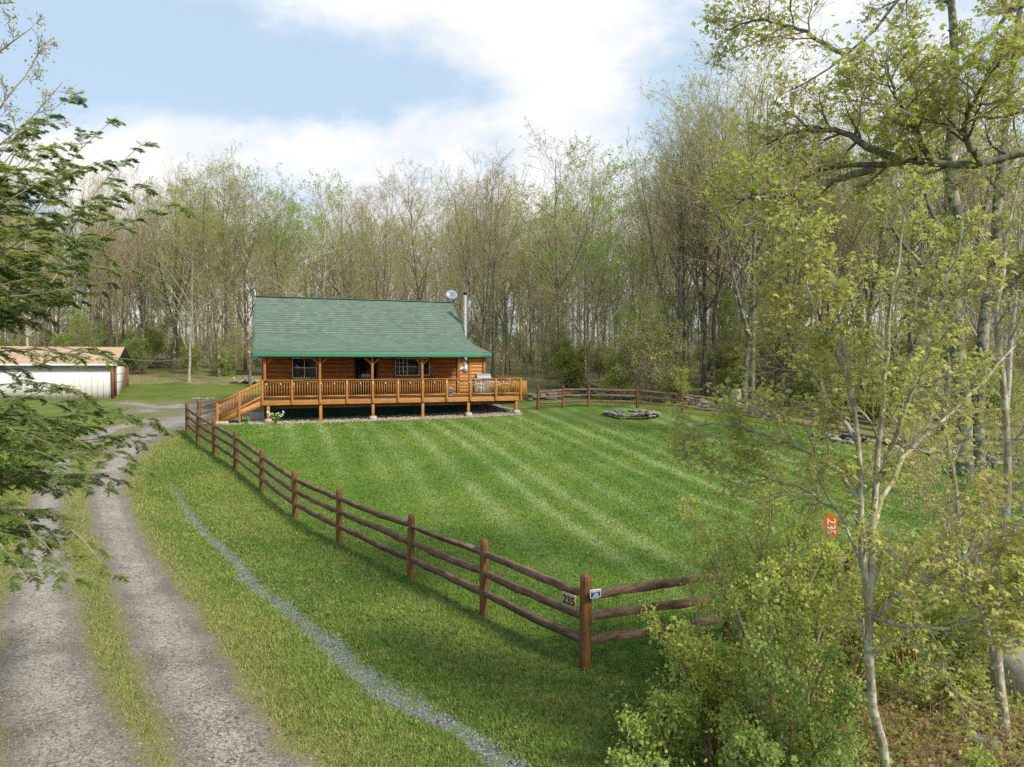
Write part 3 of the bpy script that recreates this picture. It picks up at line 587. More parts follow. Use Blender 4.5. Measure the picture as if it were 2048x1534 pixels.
# windows and door
def window(s0, s1, z0, z1, bars, name='window', label=None, door=False):
    a = Acc(); y = WT-.085; fr = .05 if not door else .09
    for p_, q_ in (((s0, y, z0), (s1, y, z0)), ((s0, y, z1), (s1, y, z1))): a.bar(p_, q_, .09, fr)
    for x in (s0, s1): a.box((x, y, (z0+z1)/2), (fr, .088, z1-z0+fr+.004))
    w_ = part(a, name, M['white'] if not door else M['dark'], label=label)
    g_ = Acc(); g_.box(((s0+s1)/2, y+.02, (z0+z1)/2), (s1-s0-.01, .03, z1-z0-.01)); g_.obj('pane', M['glass'], w_)
    for bb in bars: b = Acc(); b.bar((bb[0], y-.01, bb[1]), (bb[2], y-.01, bb[3]), .05, bb[4]); b.obj('mullion' if not door else 'door_stile', M['white'] if not door else M['dark'], w_)
    return w_
for (s0, s1, z0, z1) in ((1.82, 3.0, 3.44, 4.47), (7.13, 9.0, 3.55, 4.47)):   # timber casing round each window
    a = Acc(); y = WT-.05
    a.bar((s0-.14, y, z0-.10), (s1+.14, y, z0-.10), .06, .12)
    for x in (s0-.09, s1+.09): a.box((x, y-.003, (z0+z1)/2), (.11, .06, z1-z0+.10))
    part(a, 'window_casing', M['log'])
window(1.82, 3.0, 3.44, 4.47, [(2.41, 3.44, 2.41, 4.47, .10), (1.82, 3.98, 3.0, 3.98, .045)], label='white double sash window')
window(7.13, 9.0, 3.55, 4.47, [(7.77, 3.55, 7.77, 4.47, .06), (8.42, 3.55, 8.42, 4.47, .06)]+[(7.13, z, 7.77, z, .022) for z in (3.78, 4.01, 4.24)]+[(7.34, 3.55, 7.34, 4.47, .02), (7.56, 3.55, 7.56, 4.47, .02)], label='three part window with small panes at its left')
dr = window(5.02, 6.12, DZ+.03, 4.45, [(5.57, 3.3, 5.571, 3.3, .02), (5.22, 2.6, 5.22, 4.4, .14), (5.95, 2.6, 5.95, 4.4, .12), (5.1, 3.15, 6.05, 3.15, .04)], 'door', 'dark glazed front door', True)
a = Acc(); a.box((5.88, WT-.17, 3.4), (.05, .06, .22)); a.obj('handle', M['white'], dr)
# skirt round the crawl space
a = Acc(); a.box(((WS0+WS1)/2, WT+.05, 1.85), (WS1-WS0, .06, 1.4)); part(a, 'skirting', M['skirt'])
a = Acc(); a.box((WS1+.02, (WT+WB)/2, 1.85), (.06, WB-WT, 1.4)); part(a, 'skirting', M['skirt'])
# rear wing right of the chimney
logwall((WS1+.06, 5.0), (12.85, 5.0), DZ, 4.72, 11, M['log_pale'], 'wing_wall', (0, -1), wav=.0, seed=4)
a = Acc(); a.box((11.8, 7., 3.5), (2.1, 3.9, 2.4)); part(a, 'wing_core', M['log_pale'])
a = Acc(); a.box((12.9, 4.96, 3.55), (.14, .14, 2.4)); part(a, 'corner_trim', M['porch'])
a = Acc(); a.bar((11.0, 4.62, 4.67), (13.28, 4.62, 4.67), .04, .24); part(a, 'fascia', M['green_trim'])
me = roof_side('wing_roof', 10.9, 13.3, [(4.6, 4.80), (9.3, 5.55)], m_=M['shingle']); link('wing_roof', me, cab, LZ)
a = Acc(); a.box((12.1, 6.95, 4.62), (2.3, 4.5, .08)); part(a, 'wing_soffit', M['log_pale'])
# flue pipe
a = Acc(); fx, fy = 11.46, 4.0
a.tubes([(fx, fy, z) for z in (3.75, 5.6, 7.2, 8.2)], np.array([.105, .105, .105, .105]), 16); a.tubes([(fx, fy, 7.06), (fx, fy, 7.12)], np.array([.125, .125]), 16, cap=True)
a.tubes([(fx, fy, 3.95), (fx-.3, fy+.02, 3.85), (fx-.85, fy+.05, 3.85)], np.array([.13, .13, .12]), 14)
a.tubes([(fx, fy, 3.62), (fx, fy, 4.1)], np.array([.15, .15]), 16, cap=True)
ch = part(a, 'flue_pipe', M['metal'], smooth=True)
a = Acc(); a.tubes([(fx, fy, 8.2), (fx, fy, 8.27)], np.array([.085, .085]), 12); a.tubes([(fx, fy, 8.27), (fx, fy, 8.33)], np.array([.15, .12]), 16, cap=True); a.tubes([(fx, fy, 8.17), (fx, fy, 8.20)], np.array([.135, .135]), 16, cap=True); a.obj('cap', M['black'], ch)
a = Acc(); a.bar((fx, fy, 5.9), (RS1-.1, RT-.6, 7.3), .02, .02); part(a, 'flue_brace', M['metal'])
# deck ------------------------------------------------------------
D0, D1, DB = .30, 13.62, 2.56
a = Acc(); nb = 17
for i in range(nb): 
    y0 = .26+i*(DB-.3)/nb; a.box(((D0+D1)/2, y0+.065, DZ-.019), (D1-D0, (DB-.3)/nb-.008, .038))
for i in range(18): y0 = DB+.0+i*.14; a.box(((WS1+.12+D1)/2, y0+.07, DZ-.02), (D1-WS1-.12, .13, .038))
part(a, 'deck_floor', M['deck_floor'])
posts = [.37, 1.72, 3.03, 4.31, 5.58, 6.86, 8.13, 9.41, 10.68, 12.1, 13.52]
a = Acc(); a.bar((D0, .27, DZ-.14), (D1, .27, DZ-.14), .045, .22); a.bar((D0, .245, DZ-.235), (D1, .245, DZ-.235), .04, .05); part(a, 'rim_board', M['deck'], bevel=.004)
a = Acc(); a.bar((D1-.02, .3, DZ-.14), (D1-.02, 5.0, DZ-.14), .045, .22); part(a, 'rim_board', M['deck'])
a = Acc(); a.bar((D0+.02, .3, DZ-.14), (D0+.02, 2.5, DZ-.14), .045, .22); part(a, 'rim_board', M['deck'])
a = Acc()
for x in np.arange(.7, 13.5, .6): a.box((x, 1.45, DZ-.14), (.04, 2.2, .18))
a.box((6.96, .75, DZ-.36), (13., .09, .2)); part(a, 'joist', M['deck_floor'], label='row of joists and girder below the deck boards')
for s_ in posts:
    a = Acc(); a.box((s_, .21, DZ+.36), (.10, .10, 1.18)); part(a, 'rail_post', M['deck'], bevel=.008)
def rail_panel(p, q, n, name='rail_panel'):
    p = np.array(p, float); q = np.array(q, float); a = Acc(); up = np.array([0, 0, 1.])
    a.bar(p+up*.86, q+up*.86, .05, .07); a.bar(p+up*.14, q+up*.14, .04, .07)
    for i in range(n):
        c = p+(q-p)*(i+.5)/n; a.bar(c+up*.09, c+up*.87, .034, .034)
    return part(a, name, M['deck'])
for s0, s1 in zip(posts[:-1], posts[1:]): rail_panel((s0+.05, .235, DZ), (s1-.05, .235, DZ), 10)
rail_panel((13.52, .3, DZ), (13.52, 2.7, DZ), 16); rail_panel((13.52, 2.8, DZ), (13.52, 4.95, DZ), 14)
rail_panel((WS1+2.3, 4.93, DZ), (13.5, 4.93, DZ), 5)
a = Acc(); a.bar((.28, .22, DZ+.945), (13.62, .22, DZ+.945), .15, .036); a.bar((13.53, .3, DZ+.945), (13.53, 5., DZ+.945), .14, .034); part(a, 'hand_rail', M['deck'], bevel=.006)
for s_, zb_, ft in ((.62, 1.33, 1), (3.05, 1.33, 0), (5.6, 1.38, 1), (8.15, 1.33, 0), (10.6, 1.42, 1), (13.3, 1.52, 1)):
    p_ = hw(s_, .35); zg = gz(*p_)
    a = Acc(); a.box((s_, .35, (zg+2.2)/2), (.14, .14, 2.2-zg)); pp = part(a, 'support_post', M['deck'], bevel=.01)
    if ft: a = Acc(); a.box((s_, .34, zg+.06), (.32, .32, .26)); a.obj('footing', M['concrete'], pp)
for s_, t_ in ((12.3, 3.4), (11.4, 4.6), (13.4, 4.7)):
    zg = gz(*hw(s_, t_)); a = Acc(); a.box((s_, t_, (zg+2.2)/2-.05), (.14, .14, 2.2-zg)); part(a, 'support_post', M['deck'])
a = Acc(); a.bar((12.3, 3.4, 1.7), (13.4, 3.4, 2.2), .05, .12); part(a, 'cross_brace', M['deck_floor'])
# low gate board at the far end
a = Acc()
for i in range(5): a.box((13.72+i*.095, .95, 2.78), (.085, .03, .98-.02*i))
part(a, 'side_gate', M['deck'])
# stairs down to the left
sx0, sx1 = .30, -1.62; sz0 = DZ; sz1 = gz(*hw(sx1, .8))+.05
st_ = Acc()
for y in (.27, 1.35):
    st_.bar((sx0, y, sz0-.16), (sx1, y, sz1+.02), .045, .26)
stairs = part(st_, 'stair_stringer', M['deck'])
for i in range(6):
    a = Acc(); f = (i+.5)/6.2; a.box((sx0+(sx1-sx0)*f, .81, sz0+(sz1-sz0)*f-.06), (.30, 1.05, .04)); part(a, 'stair_tread', M['deck_floor'])
for y in (.22, 1.40):
    a = Acc(); p0 = np.array([sx0, y, sz0-.02]); p1 = np.array([sx1, y, sz1+.02]); up = np.array([0, 0, 1.])
    a.bar(p0+up*.86, p1+up*.86, .05, .09); a.bar(p0+up*.16, p1+up*.16, .04, .07)
    for i in range(15):
        c = p0+(p1-p0)*(i+.5)/15; a.bar(c+up*.12, c+up*.86, .034, .034)
    part(a, 'stair_rail', M['deck'])
    for f, nm in ((1., 'newel_post'), (.50, 'newel_post')):
        x = sx0+(sx1-sx0)*f; zz = sz0+(sz1-sz0)*f; zg = gz(*hw(x, y)); a = Acc(); a.box((x, y-.03, (zz+.93+zg)/2), (.10, .10, zz+.93-zg)); part(a, nm, M['deck'], bevel=.008)
# dishes on the ridge
def dish(p, aim, r, arm, label):
    a = Acc(); p = np.array(p, float); n = nrm(np.array(aim, float)); A = nrm(np.cross(n, [0, 0, 1.])); B = np.cross(A, n); V = []; Fq = []; k = 20
    for j, rr in enumerate((0, .4, .75, 1.)):
        for i in range(k): V.append(p+(A*math.cos(i/k*2*PI)*rr*r*1.12+B*math.sin(i/k*2*PI)*rr*r)+n*(rr*rr*.09))
    for j in range(3):
        for i in range(k): Fq.append([j*k+i, j*k+(i+1) % k, (j+1)*k+(i+1) % k, (j+1)*k+i])
    a.add(V, Fq); o = part(a, 'satellite_dish', M['dish'] if r < .5 else M['white'], smooth=True, label=label)
    s_ = o.modifiers.new('thick', 'SOLIDIFY'); s_.thickness = .012
    a = Acc(); a.tubes(spline([arm, p-n*.12, p-n*.02], 6), np.full(6, .022), 6); a.obj('mast', M['metal'], o)
    a = Acc(); q = p+n*.45-B*r*.15; a.tubes(np.array([p-B*r*.95+n*.03, q]), np.full(2, .015), 5); a.box(q, (.09, .09, .09)); a.obj('feed_arm', M['metal'], o)
dish((RS1-.08, RT-.1, RZ+.42), (-.15, -1, .45), .31, (RS1-.02, RT-.05, RZ-.1), 'grey satellite dish at the right end of the ridge')
dish((RS0-.12, RT+1., RZ+.48), (-1, .15, .75), .24, (RS0-.05, RT+.8, RZ-.5), 'pale satellite dish seen edge on at the left end of the ridge')

def wpt(s_, t_, z): p = hw(s_, t_); return (p[0], p[1], z)
# string lights on the rail
a = Acc(); BL = []; px_ = []
for i in range(21):
    s_ = .55+i*.63; px_.append((s_, .165, DZ+.80)); b = Acc(); BL.append(b); b.tubes([(s_, .165, DZ+.80), (s_, .165, DZ+.77), (s_, .165, DZ+.735), (s_, .165, DZ+.715)], np.array([.010, .024, .024, .006]), 8)
P_ = []
for p, q in zip(px_[:-1], px_[1:]): P_ += [p, ((p[0]+q[0])/2, .165, DZ+.775)]
a.tubes(np.array(P_+[px_[-1]]), np.full(len(P_)+1, .006), 4)
t = thing('string_lights', 'string of round white bulbs hung along the deck rail', 'string lights', (HP[0], HP[1], 0), TH)
a.obj('light_wire', M['black'], t); [b.obj('bulb', M['bulb'], t, True) for b in BL]

# things on the deck, right of the cabin
def chair(s_, t_, rz, label):
    p = hw(s_, t_); th_ = thing('patio_chair', label, 'chair', (p[0], p[1], DZ), TH+rz, 'white metal chairs on the deck')
    a = Acc(); a.box((0, 0, .43), (.44, .44, .03)); a.obj('seat', M['white'], th_)
    a = Acc()
    for x in (-.2, .2): a.bar((x, .21, .43), (x*1.05, .28, .9), .025, .03)
    for z in (.55, .66, .77, .88): a.bar((-.2, .22+(z-.43)*.14, z), (.2, .22+(z-.43)*.14, z), .015, .03)
    a.obj('backrest', M['white'], th_)
    for x in (-.2, .2):
        for y in (-.2, .2): a = Acc(); a.bar((x, y, 0), (x, y, .42), .028, .028); a.obj('leg', M['white'], th_)
        a = Acc(); a.bar((x, -.2, .64), (x, .24, .64), .04, .025); a.bar((x, -.2, .43), (x, -.2, .64), .02, .02); a.obj('arm_rest', M['white'], th_)
chair(11.45, 1.2, 1.6, 'white metal patio chair on the left side of the deck table')
chair(13.0, 1.5, -1.5, 'white metal patio chair on the right side of the deck table')
p = hw(12.2, 1.5); t = thing('patio_table', 'white patio table with a covered top standing on the open deck', 'table', (p[0], p[1], DZ), TH)
a = Acc(); a.tubes([(0, 0, .70), (0, 0, .73)], np.array([.5, .5]), 24, cap=True); a.obj('tabletop', M['white'], t)
for x in (-.3, .3):
    for y in (-.3, .3): a = Acc(); a.bar((x*1.15, y*1.15, 0), (x, y, .70), .03, .03); a.obj('leg', M['white'], t)
p = hw(12.35, 3.4); t = thing('gas_grill', 'grey lidded grill behind the patio table on the deck', 'grill', (p[0], p[1], DZ), TH)
a = Acc(); a.box((0, 0, .45), (1.15, .5, .7)); a.obj('cabinet', M['grey_board'], t, bevel=.02)
a = Acc(); k = np.linspace(0, PI, 9)
V = [(x, -.28*math.cos(u), .85+.30*math.sin(u)) for x in (-.42, .42) for u in k]
a.add(V, [[i, i+1, 9+i+1, 9+i] for i in range(8)]); a.add(V, [list(range(9))]); a.add(V, [list(range(9, 18))[::-1]]); a.obj('lid', M['dish'], t)
for x in (-.68, .68): a = Acc(); a.box((x, 0, .86), (.34, .45, .03)); a.obj('side_shelf', M['grey_board'], t)
for i in range(2):
    p = hw(12.15+i*.5, .75); t = thing('flower_pot', ('pot of yellow flowers behind the deck rail, left of the two', 'pot of yellow flowers behind the deck rail, right of the two')[i], 'flower pot', (p[0], p[1], DZ), 0, 'yellow flower pots')
    a = Acc(); a.tubes([(0, 0, 0), (0, 0, .14), (0, 0, .26)], np.array([.10, .13, .15]), 14, cap=True); a.obj('pot', M['redwood'], t)
    a = Acc(); a.leaves(rng.normal(size=(260, 3))*np.array([.15, .13, .08])+np.array([0, 0, .38]), .05, rng, 0, 0, 1.2); a.leaves(rng.normal(size=(120, 3))*np.array([.14, .12, .07])+np.array([0, 0, .32]), .07, rng, 1); a.obj('flowers', [M['yellow'], M['lf_green']], t)
p = hw(9.75, .9); t = thing('storage_bag', 'white and blue bag standing on the deck near the right porch post', 'bag', (p[0], p[1], DZ), TH)
a = Acc(); a.box((0, 0, .24), (.26, .22, .48)); a.obj('sack', M['white'], t, bevel=.05)
a = Acc(); a.box((0, -.015, .17), (.268, .228, .16)); a.obj('printed_band', M['blue'], t, bevel=.03)
# ground slab, plants by the deck
p = hw(-1.75, .45); t = Acc(); t.box((0, 0, 0), (1.5, 1.1, .14)); o = t.obj('stone_slab', M['concrete'], loc=(p[0]-.15, p[1], gz(*p)+.05), rot=(0, 0, TH), bevel=.02); tag(o, 'pale concrete slab at the foot of the deck stairs', 'slab')
def plant(x, y, h, n, flowers, label, cat):
    t = thing('flowering_plant' if flowers else 'leafy_plant', label, cat, (x, y, gz(x, y)))
    a = Acc(); r = np.random.default_rng(3); k = n
    ang = r.random(k)*2*PI; L = h*(.6+.5*r.random(k)); P = np.stack([np.stack([np.cos(ang)*L*.5*u**1.4+r.normal(size=k)*.02, np.sin(ang)*L*.5*u**1.4, L*(u-.18*u*u)], -1) for u in np.linspace(0, 1, 5)], 1)
    a.tubes(P, np.linspace(.012, .004, 5)[None]*np.ones((k, 1)), 3); a.leaves(pts_on(P, 3, r), .09, r, 0, -.3, .45); a.obj('foliage', M['lf_green'], t)
    if flowers: a = Acc(); [(b_ := Acc(), b_.leaves(np.repeat(P[k_:k_+1, -1], 7, 0)+r.normal(size=(7, 3))*.02, .05, r, 0, 0, 1.3), b_.obj('flower', M['petal'], t)) for k_ in range(16)]
p = hw(.95, -.45); plant(p[0], p[1], .62, 60, True, 'clump of white daffodils below the left end of the deck', 'flowers')
p = hw(-.35, -.35); plant(p[0], p[1], .4, 50, False, 'low dark green plant at the foot of the deck stairs', 'plant')

# ------------------------------------------------------------------ garage
GP = at(225, 797, 44.); GL, GW = 13., 6.0; gzb = gz(GP[0], GP[1])-.05
gar = thing('garage', 'weathered white garage with tan shingle roof at the left edge of the yard', 'garage', (GP[0], GP[1], gzb), TH+.03)
def gpart(a, name, m_, **k): return a.obj(name, m_, gar, **k)
EH, RH = 2.32, 3.42
a = Acc(); nb = 40
for i in range(nb): a.box((-GL+(i+.5)*GL/nb, .041, EH/2), (.03, .022, EH-.004))
a.box((-GL/2, .065, EH/2), (GL, .03, EH)); gpart(a, 'side_wall', M['garage'])
a = Acc(); a.box((-GL/2, GW-.03, EH/2), (GL, .06, EH)); gpart(a, 'rear_wall', M['garage'])
a = Acc(); a.add([(-.03, .03, 0), (-.03, .9, 0), (-.03, .9, EH), (-.03, .03, EH)], [[0,1,2,3]]); a.add([(-.03, GW-.7, 0), (-.03, GW, 0), (-.03, GW, EH), (-.03, GW-.7, EH)], [[0,1,2,3]]); gpart(a, 'end_wall', M['redwood'])
a = Acc(); a.add([(-.02, 0, EH), (-.02, GW, EH), (-.02, GW/2, RH-.05)], [[0,1,2]]); gpart(a, 'gable_panel', M['grey_board'])
a = Acc(); a.box((.02, GW/2-.05, 1.07), (.06, 3.6, 2.14)); gd = gpart(a, 'garage_door', M['white'])
a = Acc()
for z in (.53, 1.06, 1.6): a.box((.055, GW/2-.05, z), (.012, 3.56, .03))
a.obj('panel_seam', M['dish'], gd)
for y in (.0, 1.0, GW-1.0, GW): a = Acc(); a.box((.04, y, EH/2), (.12, .2, EH)); gpart(a, 'door_post', M['redwood'])
a = Acc(); a.box((.05, GW/2, EH-.06), (.08, GW, .2)); gpart(a, 'header_beam', M['redwood'])
me = roof_side('roof', -GL, .35, [(-.35, EH-.03), (GW/2, RH)], m_=M['shingle_tan']); o = link('roof', me, gar)
me = roof_side('rear_roof', -GL, .35, [(GW+.35, EH-.03), (GW/2, RH)], m_=M['shingle_tan'], flip=True); link('rear_roof', me, gar)
a = Acc(); a.bar((-GL, -.36, EH-.10), (.36, -.36, EH-.10), .03, .13); gpart(a, 'fascia', M['white'])
for y in (-.36, GW+.36): a = Acc(); a.bar((.34, y, EH-.08), (.34, GW/2, RH-.05), .03, .13); gpart(a, 'rake_board', M['dark'])
a = Acc(); a.box((.08, 1.2, 2.12), (.1, .14, .18)); gpart(a, 'wall_lamp', M['white'])
# utility cable
P_ = [at(-160, 590, 20), at(20, 659, 24), at(110, 690, 27), at(250, 718, 31), at(350, 720, 34), at(440, 695, 37), np.array([*hw(.1, 4.), 5.6])]
a = Acc(); a.tubes(spline(P_, 40), np.full(40, .022), 5); o = a.obj('utility_cable', M['cable']); tag(o, 'sagging grey utility cable running to the cabin gable', 'cable')

# ------------------------------------------------------------------ split rail fences
def fence_post(parent, x, y, h, zg, w_=.135, seed=0):
    r = random.Random(seed); a = Acc(); V = []; prof = [(-.15, 1), (h-.09, .98), (h-.03, .80), (h, .42)]
    for z, f in prof:
        for i in range(8):
            th_ = (i+.5)/8*2*PI; rr = w_/2*f*(1.12 if i % 2 else 1.08)
            V.append((math.cos(th_)*rr, math.sin(th_)*rr, z))
    for j in range(3):
        for i in range(8): a.add([V[j*8+i], V[j*8+(i+1) % 8], V[(j+1)*8+(i+1) % 8], V[(j+1)*8+i]], [[0,1,2,3]])
    a.add(V[24:], [list(range(8))])
    return a.obj('post', M['fence_post'], parent, loc=(x, y, zg), rot=(r.uniform(-.02, .02), r.uniform(-.02, .02), r.random()*.3))
def rail(parent, p, q, seed):
    r = np.random.default_rng(seed); n = 9; t = np.linspace(0, 1, n); p = np.array(p, float); q = np.array(q, float)
    c = p+(q-p)*t[:, None]; c[:, 2] += r.normal(size=n)*.008-.02*np.sin(t*PI)*r.random(); T = nrm(q-p); A = nrm(np.cross(T, [0, 0, 1.])); B = np.cross(A, T)
    wz = .056*np.clip(np.minimum(t, 1-t)*7+.72, 0, 1)*(1+.045*r.normal(size=n)); wa = .033*(1+.03*r.normal(size=n))*np.linspace(1.15, .85, n); tw = r.uniform(-.25, .25)+.45*(rng.random() < .3); a = Acc(); V = []
    for k in range(n):
        for i, (x, z) in enumerate(((-1, -.97), (-1, .9), (-.85, 1.), (1, .92), (1, -.9), (.85, -1))):
            xx = x*wa[k]; zz = z*wz[k]; V.append(c[k]+A*(xx*math.cos(tw)-zz*math.sin(tw))+B*(xx*math.sin(tw)+zz*math.cos(tw)))
    Fq = [[k*6+i, k*6+(i+1) % 6, (k+1)*6+(i+1) % 6, (k+1)*6+i] for k in range(n-1) for i in range(6)]
    a.add(V, Fq); return a.obj('rail', M['fence'], parent)
def fence(name, label, pts, hs=1.25, mesh_h=1.0, group=None, zo=None, wires=True, rails=(.36, .70, 1.02), first=True, last=True):
    o = thing(name, label, 'fence', (pts[0][0], pts[0][1], gz(*pts[0])), 0, group); base = np.array(o.location); Z = [gz(*p) for p in pts]
    rel = lambda p, z: (p[0]-base[0], p[1]-base[1], z-base[2])
    for i, p in enumerate(pts):
        if (i == 0 and not first) or (i == len(pts)-1 and not last): continue
        fence_post(o, p[0]-base[0], p[1]-base[1], hs+(.06 if i == 0 else 0), Z[i]-base[2], seed=i, w_=.15 if i == 0 else .135)
    W_ = Acc()
    for i in range(len(pts)-1):
        p, q = np.array(pts[i]), np.array(pts[i+1])
        for k, h_ in enumerate(rails): rail(o, rel(p, Z[i]+h_), rel(q, Z[i+1]+h_), i*7+k+11)
        if wires:
            L = np.linalg.norm(q-p); n = int(L/.055); t = (np.arange(n)+.5)/n; nn = nrm(np.array([-(q-p)[1], (q-p)[0]]))*.05
            if nn[1] < 0: nn = -nn
            X = p[0]+(q-p)[0]*t+nn[0]-base[0]; Y = p[1]+(q-p)[1]*t+nn[1]-base[1]; z_ = Z[i]+(Z[i+1]-Z[i])*t-base[2]
            P = np.stack([np.stack([X, Y, z_+.02], -1), np.stack([X, Y, z_+mesh_h], -1)], 1); W_.tubes(P, np.full((n, 2), .0016), 3)
            for hh in np.arange(.03, mesh_h+.01, .105):
                W_.tubes(np.array([[X[0], Y[0], z_[0]+hh], [X[-1], Y[-1], z_[-1]+hh]]), np.full(2, .0015), 3)
    if wires: W_.obj('wire_mesh', M['wire'], o)
    return o
sL = [0, .113, .228, .386, .519, .647, .770, .89, 1.0]
LP = [(1.0-13*s_*1.0, 9.3+16.7*s_) for s_ in sL]; LP = [(x, y) for x, y in LP]
LP.append((-13.35, 28.0))
fence('split_rail_fence', 'long brown split rail fence from the near corner post up to the driveway', LP)
fence('split_rail_fence', 'brown split rail fence running right from the near corner into the shrubs', [(1.0, 9.3)]+[(1.0+2.45*i*.93, 9.3+2.45*i*.385) for i in range(1, 8)], first=False)
BP = [(1.45, 38.2), (2.9, 38.9), (4.4, 39.2), (7.15, 38.9), (9.35, 37.4), (11.6, 35.9), (13.7, 34.6), (15.9, 33.2), (18.15, 31.5), (20.3, 29.9), (22.4, 28.2), (24.6, 26.6)]
fence('split_rail_fence', 'dark brown split rail fence along the far side of the lawn by the woods', BP)
fence('split_rail_fence', 'short split rail section between the driveway corner and the deck stairs', [(-13.1, 28.5), tuple(hw(-1.55, 1.5))], last=False, wires=False)
# side board signs
def text_mesh(s_, size, m_, parent, name, loc, rot, ext=.004):
    cu = bpy.data.curves.new(name, 'FONT'); cu.body = s_; cu.size = size; cu.extrude = ext; cu.align_x = 'CENTER'; cu.align_y = 'CENTER'; cu.offset = size*.012
    to = bpy.data.objects.new(name, cu); C.objects.link(to); dg = bpy.context.evaluated_depsgraph_get(); me = bpy.data.meshes.new_from_object(to.evaluated_get(dg)); bpy.data.objects.remove(to)
    me.materials.clear(); me.materials.append(m_); return link(name, me, parent, loc, rot)
fd = math.atan2(LP[1][1]-LP[0][1], LP[1][0]-LP[0][0])+PI
p = at(1141, 1200, 9.40); t = thing('house_number_sign', 'small wooden board reading 235 fixed between rails left of the corner post', 'sign', (p[0]-.02, p[1]-.02, p[2]), fd)
a = Acc(); a.box((0, 0, 0), (.27, .018, .20)); a.obj('board', M['board'], t, bevel=.003); text_mesh('235', .165, M['ink'], t, 'numerals', (0, -.011, 0), (PI/2, 0, 0))
fr = math.atan2(.385, .93); p = at(1191, 1187, 9.16)
t = thing('yard_sign', 'small blue sign with white border and yellow heading at the corner post', 'sign', tuple(p), fr)
a = Acc(); a.box((0, 0, 0), (.165, .006, .115)); a.obj('plate', M['sign_white'], t, bevel=.002)
a = Acc(); a.box((0, -.0045, 0), (.145, .003, .092)); a.obj('face', M['sign_blue'], t)
a = Acc()
for i, x in enumerate(np.linspace(-.055, .055, 8)): a.box((x, -.0075, .026), (.011, .003, .02))
a.obj('heading', M['sign_yellow'], t)
a = Acc()
for z, w_ in ((.0, .05), (-.018, .085), (-.034, .10)): a.box((0, -.0072, z), (w_, .003, .006))
a.obj('small_print', M['sign_white'], t)
# orange 235 marker on a green steel post
p = at(1657, 1300, 9.9); zg = gz(p[0], p[1]); t = thing('marker_post', 'green steel post with upright orange plate reading 235 among the shrubs', 'sign', (p[0], p[1], zg), -.25)
a = Acc(); a.bar((-.03, .0, -.1), (-.03, 0, 1.95), .006, .0451); a.box((0, .02, .93), (.07, .006, 2.05)); a.box((-.034, 0, .93), (.006, .04, 2.05)); a.box((.034, 0, .93), (.006, .04, 2.05)); a.obj('post', M['post_green'], t)
a = Acc(); pr = [(-.09+.0, -.13), (-.09, .13), (-.05, .185), (.05, .185), (.09, .13), (.09, -.13), (.05, -.185), (-.05, -.185)]; zc = at(1659, 1056, 9.8)[2]-zg
V = [(x, y, z+zc) for y in (-.03, -.024) for x, z in pr]; a.add(V, [list(range(8))]); a.add(V, [list(range(8, 16))[::-1]])
for i in range(8): j = (i+1) % 8; a.add([V[i], V[j], V[8+j], V[8+i]], [[0,1,2,3]])
a.obj('plate', M['orange'], t)
text_mesh('235', .165, M['sign_white'], t, 'numerals', (0, -.032, zc), (PI/2, PI/2, 0), .002)

# ------------------------------------------------------------------ stones
def stone_bm(a, c, d, r):
    n1_, n2_ = 5, 7; V = []; d = np.array(d)
    for j in range(n1_+1):
        ph = PI*j/n1_
        for i in range(n2_):
            th_ = 2*PI*i/n2_; v = np.array([math.sin(ph)*math.cos(th_), math.sin(ph)*math.sin(th_), math.cos(ph)]); v = np.sign(v)*np.abs(v)**.65*(1+.14*r.normal()); V.append(v*d)
    V = np.array(V); an = r.random()*PI; R_ = np.array([[math.cos(an), -math.sin(an), 0], [math.sin(an), math.cos(an), 0], [0, 0, 1]]); V = V @ R_.T+np.array(c)
    a.add(V, [[j*n2_+i, j*n2_+(i+1) % n2_, (j+1)*n2_+(i+1) % n2_, (j+1)*n2_+i] for j in range(n1_) for i in range(n2_)])
rg = np.random.default_rng(8)
c0 = g_at(1263, 832); zc0 = gz(*c0); a = Acc()
for i in range(90):
    th_ = rg.random()*2*PI; lay = rg.integers(0, 3); rr = 1.25+rg.normal()*.13; stone_bm(a, (math.cos(th_)*rr, math.sin(th_)*rr, .05+lay*.065), (.20*(.6+.7*rg.random()), .14, .05), rg)
tag(a.obj('fire_ring', M['rock'], loc=(c0[0], c0[1], zc0)), 'low oval ring of stacked flat grey stones on the far lawn', 'fire pit')
def heap(pts, n, wdt, hgt, sz, label, name='stone_wall'):
    a = Acc(); P = spline([(*g_at(x, y), 0) for x, y in pts], 60)[:, :2]; o0 = P[0]; z0_ = gz(*o0)
    for i in range(n):
        k = rg.integers(0, 60); q = P[k]+rg.normal(size=2)*wdt; f = math.exp(-((np.linalg.norm(q-P[k]))/wdt)**2*.5); z = gz(*q)+hgt*f*rg.random()
        stone_bm(a, (q[0]-o0[0], q[1]-o0[1], z-z0_+.05), (sz*(.5+rg.random()), sz*(.4+.6*rg.random()), sz*.45*(.6+.6*rg.random())), rg)
    return tag(a.obj(name, M['rock'], loc=(o0[0], o0[1], z0_)), label, 'stone wall')
heap([(1060, 800), (1120, 795), (1180, 792)], 70, .35, .35, .2, 'low mossy stone wall behind the fence right of the deck')
heap([(1175, 786), (1215, 789), (1255, 797)], 60, .4, .55, .3, 'rough pile of grey field stones behind the far fence')
heap([(1365, 806), (1400, 810), (1455, 818), (1540, 840)], 80, .35, .45, .24, 'tumbled grey stone wall behind the fence near the stump')
heap([(1650, 880), (1760, 890), (1850, 905), (1990, 935)], 80, .4, .4, .24, 'grey stones lying behind the fence among the right trees')
